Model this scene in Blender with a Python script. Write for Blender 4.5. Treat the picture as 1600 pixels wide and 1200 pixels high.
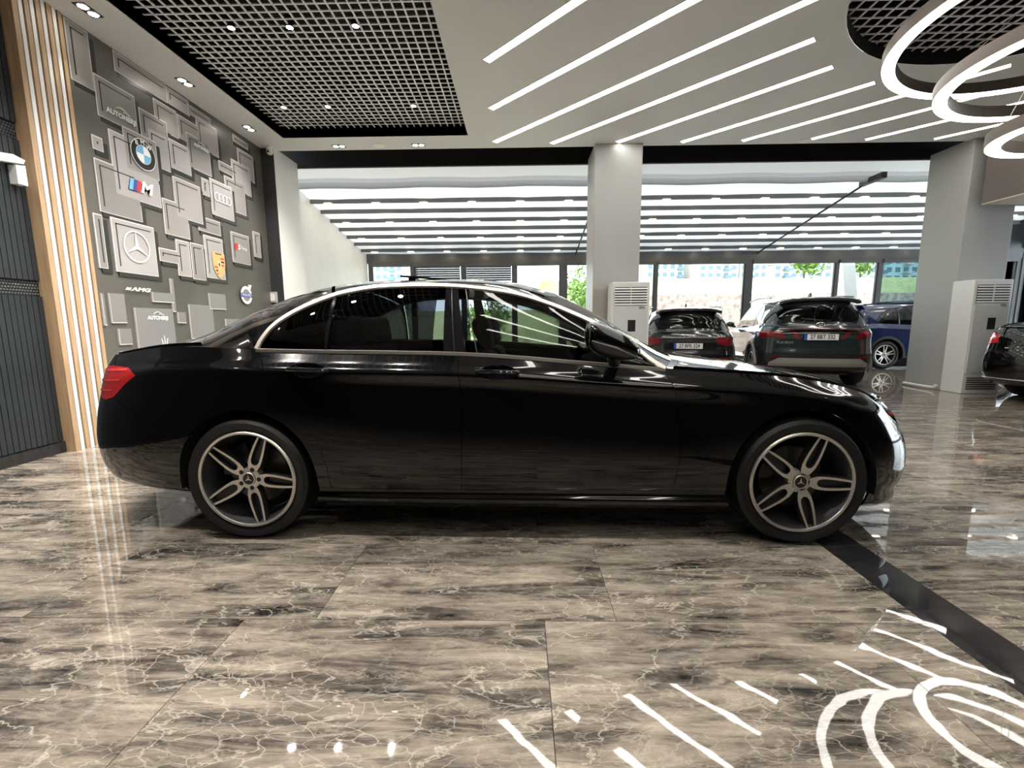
import bpy, bmesh, math, random
import numpy as np
from mathutils import Vector, Matrix
for _o in list(bpy.data.objects): bpy.data.objects.remove(_o)
SC = bpy.context.scene
COL = SC.collection
R = math.radians
random.seed(7)

# ------------------------------------------------------------------ camera, world, lights
F_PX, PITCH, YAW, ROLL, EYE = 688.0, 0.1364, 0.0203, 0.0064, 1.166
cd = bpy.data.cameras.new('camera'); cam = bpy.data.objects.new('camera', cd); COL.objects.link(cam)
cd.sensor_fit = 'HORIZONTAL'; cd.sensor_width = 36.0; cd.lens = 36.0 * F_PX / 1600.0
cd.clip_start = 0.05; cd.clip_end = 600
fw = Vector((-math.sin(YAW)*math.cos(PITCH), math.cos(YAW)*math.cos(PITCH), -math.sin(PITCH)))
rt0 = Vector((math.cos(YAW), math.sin(YAW), 0)); up0 = rt0.cross(fw)
rt = rt0*math.cos(ROLL) - up0*math.sin(ROLL); up = up0*math.cos(ROLL) + rt0*math.sin(ROLL)
M = Matrix((rt, up, -fw)).transposed().to_4x4(); M.translation = Vector((0, 0, EYE))
cam.matrix_world = M
SC.camera = cam
SC.view_settings.view_transform = 'Standard'; SC.view_settings.look = 'None'
SC.view_settings.exposure = 0.75; SC.view_settings.gamma = 1.0
SC.view_settings.use_curve_mapping = False

W = bpy.data.worlds.new('sky'); SC.world = W; W.use_nodes = True
wn = W.node_tree.nodes; wl = W.node_tree.links; wn.clear()
wo = wn.new('ShaderNodeOutputWorld'); wb = wn.new('ShaderNodeBackground')
sk = wn.new('ShaderNodeTexSky'); sk.sky_type = 'HOSEK_WILKIE'; sk.turbidity = 6.0; sk.ground_albedo = 0.4
sk.sun_direction = Vector((0.35, 0.25, 0.9)).normalized()
wmix = wn.new('ShaderNodeMixRGB'); wmix.blend_type = 'MIX'; wmix.inputs[0].default_value = 0.75
wmix.inputs[2].default_value = (0.90, 0.96, 1.0, 1)
wl.new(sk.outputs[0], wmix.inputs[1]); wl.new(wmix.outputs[0], wb.inputs[0]); wb.inputs[1].default_value = 5.0
wl.new(wb.outputs[0], wo.inputs[0])
sd = bpy.data.lights.new('sun', 'SUN'); sd.energy = 4.0; sd.angle = R(3); sd.color = (1, 0.95, 0.87)
sun = bpy.data.objects.new('sun', sd); COL.objects.link(sun)
sun.rotation_euler = Vector((-0.35, -0.55, -0.9)).to_track_quat('-Z', 'Y').to_euler()
STRIP_E, RING_E, SPOT_W, GRID_W = 10.0, 7.0, 10.0, 105.0

# ------------------------------------------------------------------ materials
MATS = {}
def mat(name, col, rough=0.5, metal=0.0, spec=0.5, coat=0.0, emit=None, es=1.0, bump=None, noise=None, aniso=0.0):
    """noise=(scale, amount): soft colour variation; bump=(scale, strength)"""
    if name in MATS: return MATS[name]
    m = bpy.data.materials.new(name); m.use_nodes = True; MATS[name] = m
    nt = m.node_tree; b = nt.nodes['Principled BSDF']
    b.inputs['Base Color'].default_value = (*col, 1); b.inputs['Roughness'].default_value = rough
    b.inputs['Metallic'].default_value = metal; b.inputs['Specular IOR Level'].default_value = spec
    b.inputs['Coat Weight'].default_value = coat; b.inputs['Coat Roughness'].default_value = 0.02
    if emit:
        b.inputs['Emission Color'].default_value = (*emit, 1); b.inputs['Emission Strength'].default_value = es
    if noise or bump:
        tc = nt.nodes.new('ShaderNodeTexCoord')
    if noise:
        n = nt.nodes.new('ShaderNodeTexNoise'); n.inputs['Scale'].default_value = noise[0]; n.inputs['Detail'].default_value = 4
        nt.links.new(tc.outputs['Object'], n.inputs['Vector'])
        r = nt.nodes.new('ShaderNodeMapRange'); r.inputs[1].default_value = 0.3; r.inputs[2].default_value = 0.7
        r.inputs[3].default_value = 1 - noise[1]; r.inputs[4].default_value = 1 + noise[1]
        nt.links.new(n.outputs[0], r.inputs[0])
        h = nt.nodes.new('ShaderNodeMixRGB'); h.blend_type = 'MULTIPLY'; h.inputs[0].default_value = 1
        h.inputs[1].default_value = (*col, 1); nt.links.new(r.outputs[0], h.inputs[2])
        nt.links.new(h.outputs[0], b.inputs['Base Color'])
    if bump:
        n2 = nt.nodes.new('ShaderNodeTexNoise'); n2.inputs['Scale'].default_value = bump[0]; n2.inputs['Detail'].default_value = 3
        nt.links.new(tc.outputs['Object'], n2.inputs['Vector'])
        bp = nt.nodes.new('ShaderNodeBump'); bp.inputs['Strength'].default_value = bump[1]; bp.inputs['Distance'].default_value = 0.01
        nt.links.new(n2.outputs[0], bp.inputs['Height']); nt.links.new(bp.outputs[0], b.inputs['Normal'])
    return m

def glass_mat(name, tint, refl=1.0, rough=0.0):
    if name in MATS: return MATS[name]
    m = bpy.data.materials.new(name); m.use_nodes = True; MATS[name] = m
    nt = m.node_tree; nt.nodes.clear()
    o = nt.nodes.new('ShaderNodeOutputMaterial'); t = nt.nodes.new('ShaderNodeBsdfTransparent')
    g = nt.nodes.new('ShaderNodeBsdfGlossy'); x = nt.nodes.new('ShaderNodeMixShader')
    lw = nt.nodes.new('ShaderNodeFresnel'); lw.inputs[0].default_value = 1.5
    mu = nt.nodes.new('ShaderNodeMath'); mu.operation = 'MULTIPLY'; mu.inputs[1].default_value = refl
    t.inputs[0].default_value = (*tint, 1); g.inputs[0].default_value = (1, 1, 1, 1); g.inputs[1].default_value = rough
    nt.links.new(lw.outputs[0], mu.inputs[0]); nt.links.new(mu.outputs[0], x.inputs[0])
    nt.links.new(t.outputs[0], x.inputs[1]); nt.links.new(g.outputs[0], x.inputs[2]); nt.links.new(x.outputs[0], o.inputs[0])
    return m

def fabric_mat(name, col, trans):
    if name in MATS: return MATS[name]
    m = bpy.data.materials.new(name); m.use_nodes = True; MATS[name] = m
    nt = m.node_tree; nt.nodes.clear()
    o = nt.nodes.new('ShaderNodeOutputMaterial'); d = nt.nodes.new('ShaderNodeBsdfDiffuse'); t = nt.nodes.new('ShaderNodeBsdfTranslucent')
    x = nt.nodes.new('ShaderNodeMixShader'); x.inputs[0].default_value = trans
    d.inputs[0].default_value = (*col, 1); t.inputs[0].default_value = (*col, 1)
    nt.links.new(d.outputs[0], x.inputs[1]); nt.links.new(t.outputs[0], x.inputs[2]); nt.links.new(x.outputs[0], o.inputs[0])
    return m

def marble_mat(name, dark=False):
    if name in MATS: return MATS[name]
    m = bpy.data.materials.new(name); m.use_nodes = True; MATS[name] = m
    nt = m.node_tree; N = nt.nodes.new; L = nt.links.new; b = nt.nodes['Principled BSDF']
    geo = N('ShaderNodeNewGeometry'); oi = N('ShaderNodeObjectInfo')
    off = N('ShaderNodeVectorMath'); off.operation = 'SCALE'; off.inputs[0].default_value = (1.7, 2.3, 0.6)
    L(oi.outputs['Random'], off.inputs['Scale'])
    add = N('ShaderNodeVectorMath'); add.operation = 'ADD'; L(geo.outputs['Position'], add.inputs[0]); L(off.outputs[0], add.inputs[1])
    mp = N('ShaderNodeMapping'); mp.inputs['Rotation'].default_value = (0, 0, R(-36)); mp.inputs['Scale'].default_value = (1.1, 2.7, 1)
    L(add.outputs[0], mp.inputs[0])
    # domain warp
    wn_ = N('ShaderNodeTexNoise'); wn_.inputs['Scale'].default_value = 3.0; wn_.inputs['Detail'].default_value = 9; L(mp.outputs[0], wn_.inputs['Vector'])
    ws = N('ShaderNodeVectorMath'); ws.operation = 'MULTIPLY_ADD'; ws.inputs[1].default_value = (0.30, 0.30, 0.30)
    L(wn_.outputs['Color'], ws.inputs[0]); L(mp.outputs[0], ws.inputs[2])
    def noise(sc, det, rough=0.6):
        n = N('ShaderNodeTexNoise'); n.inputs['Scale'].default_value = sc; n.inputs['Detail'].default_value = det
        n.inputs['Roughness'].default_value = rough; L(ws.outputs[0], n.inputs['Vector']); return n
    n0 = noise(1.9, 12, 0.72)
    # long diagonal streaks laid over the clouds
    m2 = N('ShaderNodeMapping'); m2.inputs['Rotation'].default_value = (0, 0, R(-36)); m2.inputs['Scale'].default_value = (0.9, 6.5, 1); L(add.outputs[0], m2.inputs[0])
    st_ = N('ShaderNodeTexNoise'); st_.inputs['Scale'].default_value = 2.2; st_.inputs['Detail'].default_value = 10; st_.inputs['Roughness'].default_value = 0.7; st_.inputs['Distortion'].default_value = 0.8
    L(m2.outputs[0], st_.inputs['Vector'])
    n1 = N('ShaderNodeMixRGB'); n1.inputs[0].default_value = 0.55; L(n0.outputs[0], n1.inputs[1]); L(st_.outputs[0], n1.inputs[2])
    rp = N('ShaderNodeValToRGB'); cr = rp.color_ramp
    if dark:
        pal = [(0.30, (0.010, 0.011, 0.012)), (0.5, (0.022, 0.022, 0.024)), (0.7, (0.045, 0.043, 0.042))]
    else:
        pal = [(0.38, (0.020, 0.018, 0.017)), (0.45, (0.105, 0.090, 0.076)), (0.51, (0.235, 0.200, 0.164)), (0.62, (0.43, 0.368, 0.298))]
    cr.elements[0].position = pal[0][0]; cr.elements[0].color = (*pal[0][1], 1)
    cr.elements[1].position = pal[-1][0]; cr.elements[1].color = (*pal[-1][1], 1)
    for ps, c in pal[1:-1]:
        e = cr.elements.new(ps); e.color = (*c, 1)
    L(n1.outputs[0], rp.inputs[0])
    # ridged veins
    def ridge(sc, width, det=3):
        n = noise(sc, det, 0.55)
        a = N('ShaderNodeMath'); a.operation = 'SUBTRACT'; a.inputs[1].default_value = 0.5; L(n.outputs[0], a.inputs[0])
        ab = N('ShaderNodeMath'); ab.operation = 'ABSOLUTE'; L(a.outputs[0], ab.inputs[0])
        r = N('ShaderNodeMapRange'); r.inputs[1].default_value = 0; r.inputs[2].default_value = width; r.inputs[3].default_value = 1; r.inputs[4].default_value = 0
        L(ab.outputs[0], r.inputs[0]); return r
    v1 = ridge(1.3, 0.007, 6); v2 = ridge(5.2, 0.018, 8)
    vo = N('ShaderNodeTexVoronoi'); vo.feature = 'DISTANCE_TO_EDGE'; vo.inputs['Scale'].default_value = 8.0; L(ws.outputs[0], vo.inputs['Vector'])
    vr = N('ShaderNodeMapRange'); vr.inputs[1].default_value = 0; vr.inputs[2].default_value = 0.028; vr.inputs[3].default_value = 1; vr.inputs[4].default_value = 0
    L(vo.outputs['Distance'], vr.inputs[0])
    msk = noise(1.1, 2); mr = N('ShaderNodeMapRange'); mr.inputs[1].default_value = 0.45; mr.inputs[2].default_value = 0.62; L(msk.outputs[0], mr.inputs[0])
    vm = N('ShaderNodeMath'); vm.operation = 'MULTIPLY'; L(vr.outputs[0], vm.inputs[0]); L(mr.outputs[0], vm.inputs[1])
    mx = N('ShaderNodeMath'); mx.operation = 'MAXIMUM'; L(v1.outputs[0], mx.inputs[0]); L(vm.outputs[0], mx.inputs[1])
    sc2 = N('ShaderNodeMath'); sc2.operation = 'MULTIPLY'; sc2.inputs[1].default_value = 0.4; L(v2.outputs[0], sc2.inputs[0])
    mx2 = N('ShaderNodeMath'); mx2.operation = 'MAXIMUM'; L(mx.outputs[0], mx2.inputs[0]); L(sc2.outputs[0], mx2.inputs[1])
    fa = N('ShaderNodeMath'); fa.operation = 'MULTIPLY'; fa.inputs[1].default_value = 0.25 if dark else 0.6; L(mx2.outputs[0], fa.inputs[0])
    mix = N('ShaderNodeMixRGB'); L(fa.outputs[0], mix.inputs[0]); L(rp.outputs[0], mix.inputs[1])
    mix.inputs[2].default_value = (0.10, 0.10, 0.10, 1) if dark else (0.62, 0.56, 0.47, 1)
    L(mix.outputs[0], b.inputs['Base Color'])
    b.inputs['Roughness'].default_value = 0.02; b.inputs['Specular IOR Level'].default_value = 0.55
    # faint polishing waviness
    wv = N('ShaderNodeTexNoise'); wv.inputs['Scale'].default_value = 5.0; wv.inputs['Detail'].default_value = 2; L(geo.outputs['Position'], wv.inputs['Vector'])
    bp = N('ShaderNodeBump'); bp.inputs['Strength'].default_value = 0.05; bp.inputs['Distance'].default_value = 0.01
    L(wv.outputs[0], bp.inputs['Height']); L(bp.outputs[0], b.inputs['Normal'])
    return m

def wood_mat(name):
    m = bpy.data.materials.new(name); m.use_nodes = True; MATS[name] = m
    nt = m.node_tree; N = nt.nodes.new; L = nt.links.new; b = nt.nodes['Principled BSDF']
    geo = N('ShaderNodeTexCoord'); mp = N('ShaderNodeMapping'); mp.inputs['Scale'].default_value = (18, 18, 1.2)
    L(geo.outputs['Object'], mp.inputs[0])
    n = N('ShaderNodeTexNoise'); n.inputs['Scale'].default_value = 3; n.inputs['Detail'].default_value = 6; L(mp.outputs[0], n.inputs['Vector'])
    rp = N('ShaderNodeValToRGB'); rp.color_ramp.elements[0].position = 0.3; rp.color_ramp.elements[0].color = (0.40, 0.262, 0.148, 1)
    rp.color_ramp.elements[1].position = 0.7; rp.color_ramp.elements[1].color = (0.54, 0.375, 0.225, 1)
    L(n.outputs[0], rp.inputs[0]); L(rp.outputs[0], b.inputs['Base Color']); b.inputs['Roughness'].default_value = 0.5
    return m

# ------------------------------------------------------------------ mesh helpers
class MB:
    def __init__(s): s.v = []; s.f = []; s.m = []
    def add(s, vs, fs, mi=0):
        o = len(s.v); s.v += [tuple(map(float, v)) for v in vs]; s.f += [tuple(i + o for i in f) for f in fs]; s.m += [mi]*len(fs); return s
    def box(s, x0, x1, y0, y1, z0, z1, mi=0):
        return s.add([(x0,y0,z0),(x1,y0,z0),(x1,y1,z0),(x0,y1,z0),(x0,y0,z1),(x1,y0,z1),(x1,y1,z1),(x0,y1,z1)],
                     [(0,3,2,1),(4,5,6,7),(0,1,5,4),(1,2,6,5),(2,3,7,6),(3,0,4,7)], mi)
    def cbox(s, c, d, mi=0): return s.box(c[0]-d[0]/2, c[0]+d[0]/2, c[1]-d[1]/2, c[1]+d[1]/2, c[2]-d[2]/2, c[2]+d[2]/2, mi)
    def prism(s, pts, axis, a, b, mi=0):
        """extrude 2D polygon along axis (0,1,2) between a and b"""
        def P(u, v, w):
            return [(w,u,v),(u,w,v),(u,v,w)][axis]
        n = len(pts); vs = [P(u,v,a) for u,v in pts] + [P(u,v,b) for u,v in pts]
        fs = [tuple(range(n)), tuple(range(2*n-1, n-1, -1))] + [(i, i+n, (i+1)%n+n, (i+1)%n) for i in range(n)]
        return s.add(vs, fs, mi)
    def tube(s, pts, r, n=8, mi=0, cap=True, r2=None, closed=False):
        pts = [Vector(q) for q in pts]; rings = []; k = len(pts); up_ = Vector((0,0,1))
        for i, q in enumerate(pts):
            if closed: t = pts[(i+1)%k] - pts[i-1]
            else: t = pts[min(i+1,k-1)] - pts[max(i-1,0)]
            t.normalize(); a = t.cross(up_)
            if a.length < 1e-3: a = t.cross(Vector((0,1,0)))
            a.normalize(); bb = a.cross(t)
            rr = r[i] if isinstance(r, (list,tuple)) else r
            rb = rr if r2 is None else r2
            rings.append([q + a*math.cos(2*math.pi*j/n)*rr + bb*math.sin(2*math.pi*j/n)*rb for j in range(n)])
        vs = [v for g in rings for v in g]; fs = []
        for i in range(k if closed else k-1):
            i2 = (i+1) % k
            for j in range(n): fs.append((i*n+j, i*n+(j+1)%n, i2*n+(j+1)%n, i2*n+j))
        if cap and not closed: fs += [tuple(range(n))[::-1], tuple(range((k-1)*n, k*n))]
        return s.add(vs, fs, mi)
    def lathe(s, prof, axis=2, n=48, c=(0,0,0), mi=0, closed=False):
        """prof: list of (r, h) ; revolve around axis"""
        vs = []; k = len(prof)
        for r, h in prof:
            for j in range(n):
                a = 2*math.pi*j/n; u, v = r*math.cos(a), r*math.sin(a)
                q = [(h,u,v),(u,h,v),(u,v,h)][axis]
                vs.append((q[0]+c[0], q[1]+c[1], q[2]+c[2]))
        fs = [(i*n+j, i*n+(j+1)%n, ((i+1)%k)*n+(j+1)%n, ((i+1)%k)*n+j) for i in range(k if closed else k-1) for j in range(n)]
        return s.add(vs, fs, mi)
    def grid(s, P, mi=0, cu=False):
        """P[i][j] -> quads"""
        a, b = len(P), len(P[0]); vs = [q for row in P for q in row]
        fs = [(i*b+j, i*b+j+1, ((i+1)%a)*b+j+1, ((i+1)%a)*b+j) for i in range(a if cu else a-1) for j in range(b-1)]
        return s.add(vs, fs, mi)
    def mesh(s, name, mats, smooth=False, fix=True):
        me = bpy.data.meshes.new(name); me.from_pydata(s.v, [], s.f)
        for m_ in (mats if isinstance(mats, (list,tuple)) else [mats]): me.materials.append(m_)
        me.polygons.foreach_set('material_index', s.m)
        if fix:
            bm = bmesh.new(); bm.from_mesh(me); bmesh.ops.remove_doubles(bm, verts=bm.verts, dist=1e-5)
            bmesh.ops.recalc_face_normals(bm, faces=bm.faces); bm.to_mesh(me); bm.free()
        if smooth:
            me.polygons.foreach_set('use_smooth', [True]*len(me.polygons))
            if smooth != 'all': me.set_sharp_from_angle(angle=R(35))
        me.update(); return me
    def obj(s, name, mats, parent=None, smooth=False, fix=True): return place(name, s.mesh(name, mats, smooth, fix), parent)

def place(name, me, parent=None, loc=None, rot=None):
    o = bpy.data.objects.new(name, me); COL.objects.link(o)
    if parent: o.parent = parent
    if loc: o.location = loc
    if rot: o.rotation_euler = rot
    return o
def empty(name, loc=(0,0,0), rz=0, parent=None):
    o = bpy.data.objects.new(name, None); COL.objects.link(o); o.location = loc; o.rotation_euler = (0,0,rz); o.empty_display_size = 0.1
    if parent: o.parent = parent
    return o
def tag(o, label, cat, group=None, kind=None):
    o['label'] = label; o['category'] = cat
    if group: o['group'] = group
    if kind: o['kind'] = kind
    return o
def struct(o, label=None):
    o['kind'] = 'structure'
    if label: o['label'] = label
    return o
def copy_tree(o, parent=None):
    c = o.copy(); COL.objects.link(c); c.parent = parent
    for ch in o.children: copy_tree(ch, c)
    return c
def bevel(o, w=0.01, seg=2):
    bm = bmesh.new(); bm.from_mesh(o.data)
    bmesh.ops.bevel(bm, geom=[e for e in bm.edges if len(e.link_faces)==2 and e.calc_face_angle(0) > 0.6], offset=w, segments=seg, affect='EDGES', profile=0.5)
    bm.to_mesh(o.data); bm.free(); return o
def text_mesh(name, txt, size, m, parent=None, loc=(0,0,0), rot=(0,0,0), extrude=0.001, align='CENTER', sx=1.0, shear=0.0, bold=0.0):
    c = bpy.data.curves.new(name, 'FONT'); c.body = txt; c.size = size; c.extrude = extrude; c.align_x = align; c.align_y = 'CENTER'
    c.shear = shear; c.offset = bold
    to = bpy.data.objects.new(name+'_tmp', c); COL.objects.link(to)
    dg = bpy.context.evaluated_depsgraph_get(); me = bpy.data.meshes.new_from_object(to.evaluated_get(dg))
    bpy.data.objects.remove(to); bpy.data.curves.remove(c)
    me.name = name; me.materials.clear(); me.materials.append(m)
    if sx != 1.0:
        for v in me.vertices: v.co.x *= sx
    o = place(name, me, parent, loc, rot); return o
# ------------------------------------------------------------------ palette
m_marble = marble_mat('brown_marble'); m_marble_d = marble_mat('black_marble', True)
m_grout = mat('grout', (0.05, 0.045, 0.04), 0.7)
m_ceil = mat('ceiling_grey_paint', (0.72, 0.72, 0.715), 0.62, noise=(0.9, 0.05))
m_white = mat('white_paint', (0.86, 0.85, 0.82), 0.55, noise=(1.5, 0.03))
m_colgrey = mat('column_grey_paint', (0.40, 0.40, 0.39), 0.45, noise=(1.2, 0.04))
m_dark = mat('near_black', (0.008, 0.008, 0.009), 0.7)
m_darkgrey = mat('dark_grey_paint', (0.035, 0.036, 0.038), 0.5)
m_rearwall = mat('rear_wall_charcoal', (0.014, 0.0145, 0.016), 0.6)
m_frame = mat('window_frame_grey', (0.11, 0.115, 0.12), 0.4, metal=0.3)
m_rib = mat('rib_grey', (0.13, 0.135, 0.14), 0.45)
m_slatdark = mat('dark_rib_panel', (0.020, 0.025, 0.030), 0.45, noise=(2.0, 0.25))
m_wood = wood_mat('light_oak')
m_whiteslat = mat('white_slat', (0.84, 0.85, 0.84), 0.45)
m_led = mat('led_warm_white', (0.9, 0.9, 0.9), 0.5, emit=(1.0, 0.955, 0.88), es=STRIP_E)
m_ring_led = mat('ring_diffuser', (0.9, 0.9, 0.9), 0.5, emit=(1.0, 0.95, 0.88), es=RING_E)
m_ringbody = mat('ring_bronze_body', (0.115, 0.09, 0.075), 0.45, metal=0.2)
m_lamp = mat('downlight_lens', (0.9, 0.9, 0.9), 0.4, emit=(1.0, 0.93, 0.82), es=30.0)
m_perglamp = mat('pergola_lamp_lens', (0.9, 0.9, 0.9), 0.4, emit=(1.0, 0.80, 0.55), es=14.0)
m_gridbar = mat('grid_bar_grey', (0.88, 0.88, 0.90), 0.4)
m_fabric = fabric_mat('pergola_white_fabric', (0.78, 0.81, 0.81), 0.15)
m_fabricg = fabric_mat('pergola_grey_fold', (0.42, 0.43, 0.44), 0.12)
m_glass = glass_mat('window_glass', (0.93, 0.96, 0.96))
m_teal = glass_mat('teal_glass', (0.42, 0.52, 0.54))
m_blind = fabric_mat('blind_grey', (0.16, 0.17, 0.18), 0.25)
m_beam = mat('soffit_brown', (0.13, 0.105, 0.095), 0.5)
m_acw = mat('ac_white_plastic', (0.74, 0.75, 0.73), 0.35)
m_acg = mat('ac_pale_grey', (0.62, 0.65, 0.65), 0.22)
m_black = mat('black_plastic', (0.012, 0.012, 0.013), 0.4)
m_chrome = mat('polished_metal', (0.80, 0.78, 0.74), 0.14, metal=1.0)

H = 4.0
# ------------------------------------------------------------------ floor
fl = MB()
fl.box(-4.6, 14.2, -5.2, 13.1, -0.12, -0.006)
floor = struct(fl.obj('floor', m_grout), 'polished brown marble tile floor')
# marble under the parts of the room outside the picture
ff = MB()
ff.box(-4.6, 14.2, -5.2, -0.21, -0.006, 0.0)
ff.box(9.6, 14.2, -0.21, 13.1, -0.006, 0.0)
o = ff.obj('marble_slab', m_marble, floor)
S0, S1 = 1.575, 1.79
def tile_mesh(w, d, m):
    b = MB(); c = 0.0012; h0, h1 = -0.006, 0.0
    b.box(-w/2+c, w/2-c, -d/2+c, d/2-c, h0, h1); return b.mesh('tile', m)
TM = {}
def tile(x0, x1, y0, y1, m):
    key = (round(x1-x0,3), round(y1-y0,3), m.name)
    if key not in TM: TM[key] = tile_mesh(x1-x0, y1-y0, m)
    place('tile', TM[key], floor, ((x0+x1)/2, (y0+y1)/2, 0))
PY = 0.61
rows = [1.60 + PY*k for k in range(-3, 20)]
for ri in range(len(rows)-1):
    y0, y1 = rows[ri], min(rows[ri+1], 13.1)
    if y0 > 13.05: break
    odd = (ri % 2 == 0)
    # left of the dark border strip
    x = S0; first = True
    while x > -4.6:
        w = 1.2
        if first and odd: w = 0.285
        nx = max(x - w, -4.6); tile(nx, x, y0, y1, m_marble); x = nx; first = False
    x = S1; first = True
    while x < 9.59:
        w = 1.2
        if first and odd: w = 0.6
        nx = min(x + w, 9.6); tile(x, nx, y0, y1, m_marble); x = nx; first = False
for k in range(11): tile(S0, S1, -0.23 + 1.22*k, min(-0.23 + 1.22*(k+1), 13.1), m_marble_d)

# ------------------------------------------------------------------ ceiling with two recessed grids
PX0, PX1, PY0, PY1 = -3.62, -0.79, 0.6, 7.12
CX, CY, CR = 4.60, 3.62, 1.83
YE = 7.62      # front edge of the slab, before the dark slot
cb = MB()
def slab(x0, x1, y0, y1): cb.box(x0, x1, y0, y1, H, H+0.35)
slab(-4.6, PX0, -5.2, YE); slab(PX0, PX1, -5.2, PY0); slab(PX0, PX1, PY1, YE)
slab(PX1, CX-2.2, -5.2, YE); slab(CX+2.2, 14.2, -5.2, YE)
slab(CX-2.2, CX+2.2, -5.2, CY-2.2); slab(CX-2.2, CX+2.2, CY+2.2, YE)
n = 64; sq = []; ci = []
for j in range(n):
    a = 2*math.pi*j/n; c, s = math.cos(a), math.sin(a); k = 2.2/max(abs(c), abs(s))
    sq.append((CX+c*k, CY+s*k)); ci.append((CX+c*CR, CY+s*CR))
vs = [(x, y, H) for x, y in sq] + [(x, y, H) for x, y in ci]
cb.add(vs, [(j, (j+1)%n, (j+1)%n+n, j+n) for j in range(n)])
ceiling = struct(cb.obj('ceiling', m_ceil), 'grey painted ceiling with recessed grids')
# recess liners
rb = MB()
t = 0.02
rb.box(PX0-t, PX0, PY0, PY1, H+0.001, H+0.9); rb.box(PX1, PX1+t, PY0, PY1, H+0.001, H+0.9)
rb.box(PX0, PX1, PY0-t, PY0, H+0.001, H+0.9); rb.box(PX0, PX1, PY1, PY1+t, H+0.001, H+0.9)
rb.box(PX0-t, PX1+t, PY0-t, PY1+t, H+0.9, H+0.95)
rb.lathe([(CR, H+0.001), (CR, H+0.9), (0.001, H+0.9)], 2, 64, (CX, CY, 0))
rb.box(CX-2.2, CX+2.2, CY-2.2, CY+2.2, H+0.92, H+0.96)
rb.obj('recess_lining', m_dark, ceiling)
lip = MB(); lip.box(PX0-0.035, PX0, PY0, PY1, H-0.012, H); lip.obj('recess_edge_trim', m_ceil, ceiling)
# square grids of thin bars: each bar is a part
ZG = H+0.13
gridA = tag(empty('grid_ceiling_panel', ((PX0+PX1)/2, (PY0+PY1)/2, ZG)), 'rectangular open-cell metal grid recessed in the grey ceiling', 'ceiling grid')
bw = 0.017
mA = MB().box(-bw/2, bw/2, -(PY1-PY0)/2, (PY1-PY0)/2, 0, 0.012).mesh('grid_bar', m_gridbar)
mB_ = MB().box(-(PX1-PX0)/2, (PX1-PX0)/2, -bw/2, bw/2, 0.001, 0.011).mesh('grid_bar', m_gridbar)
k = int(round((PX1-PX0)/0.1))
for i in range(1, k): place('grid_bar', mA, gridA, (PX0+(PX1-PX0)*i/k - (PX0+PX1)/2, 0, 0))
k = int(round((PY1-PY0)/0.1))
for i in range(1, k): place('grid_bar', mB_, gridA, (0, PY0+(PY1-PY0)*i/k - (PY0+PY1)/2, 0))
gridB = tag(empty('grid_ceiling_panel', (CX, CY, ZG)), 'round open-cell metal grid recessed above the ring chandelier', 'ceiling grid')
for i in range(-14, 15):
    d = i*0.125
    if abs(d) >= CR-0.05: continue
    L_ = math.sqrt(CR*CR-d*d)
    MB().box(d-bw/2, d+bw/2, -L_, L_, 0, 0.012).obj('grid_bar', m_gridbar, gridB)
    MB().box(-L_, L_, d-bw/2, d+bw/2, 0.001, 0.011).obj('grid_bar', m_gridbar, gridB)
# little lamps hanging in the grid openings
def spot_light(name, loc, power, parent=None, size=75, col=(1, 0.955, 0.89), r=0.03):
    l = bpy.data.lights.new(name, 'SPOT'); l.energy = power; l.spot_size = R(size); l.spot_blend = 0.6; l.color = col; l.shadow_soft_size = r
    o = bpy.data.objects.new(name, l); COL.objects.link(o); o.location = loc
    if parent: o.parent = parent
    return o
gl_m = MB().lathe([(0.0, 0.0), (0.032, 0.0), (0.032, -0.003), (0.0, -0.003)], 2, 20).mesh('lens', m_lamp, False)
gb_m = MB().lathe([(0.033, -0.006), (0.042, -0.006), (0.042, 0.09), (0.0, 0.09)], 2, 20).mesh('housing', m_black, True)
gnm = ['nearest the mural', 'in the middle', 'nearest the LED strips']
for i, (x, y) in enumerate([(-2.895,4.81),(-2.307,4.82),(-1.64,4.82),(-3.24,6.44),(-2.63,6.44),(-1.455,6.46),(-2.9,3.2),(-2.2,3.2),(-1.5,3.2),(-2.9,1.6),(-2.2,1.6),(-1.5,1.6)]):  # the two rows nearest the camera are unseen, added for more light
    rowl = 'window-end' if y > 5.5 else ('second' if y > 4 else ('added out-of-view third' if y > 2 else 'added out-of-view fourth'))
    t_ = tag(empty('grid_spotlight', (x, y, ZG-0.002)), 'small spotlight in the %s row of the rectangular ceiling grid, %s' % (rowl, gnm[i % 3]), 'spotlight', 'spotlights in the ceiling grid')
    place('housing', gb_m, t_); place('lens', gl_m, t_, (0, 0, -0.002))
    spot_light('grid_spot_beam', (0, 0, -0.03), GRID_W, t_, 120)

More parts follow.
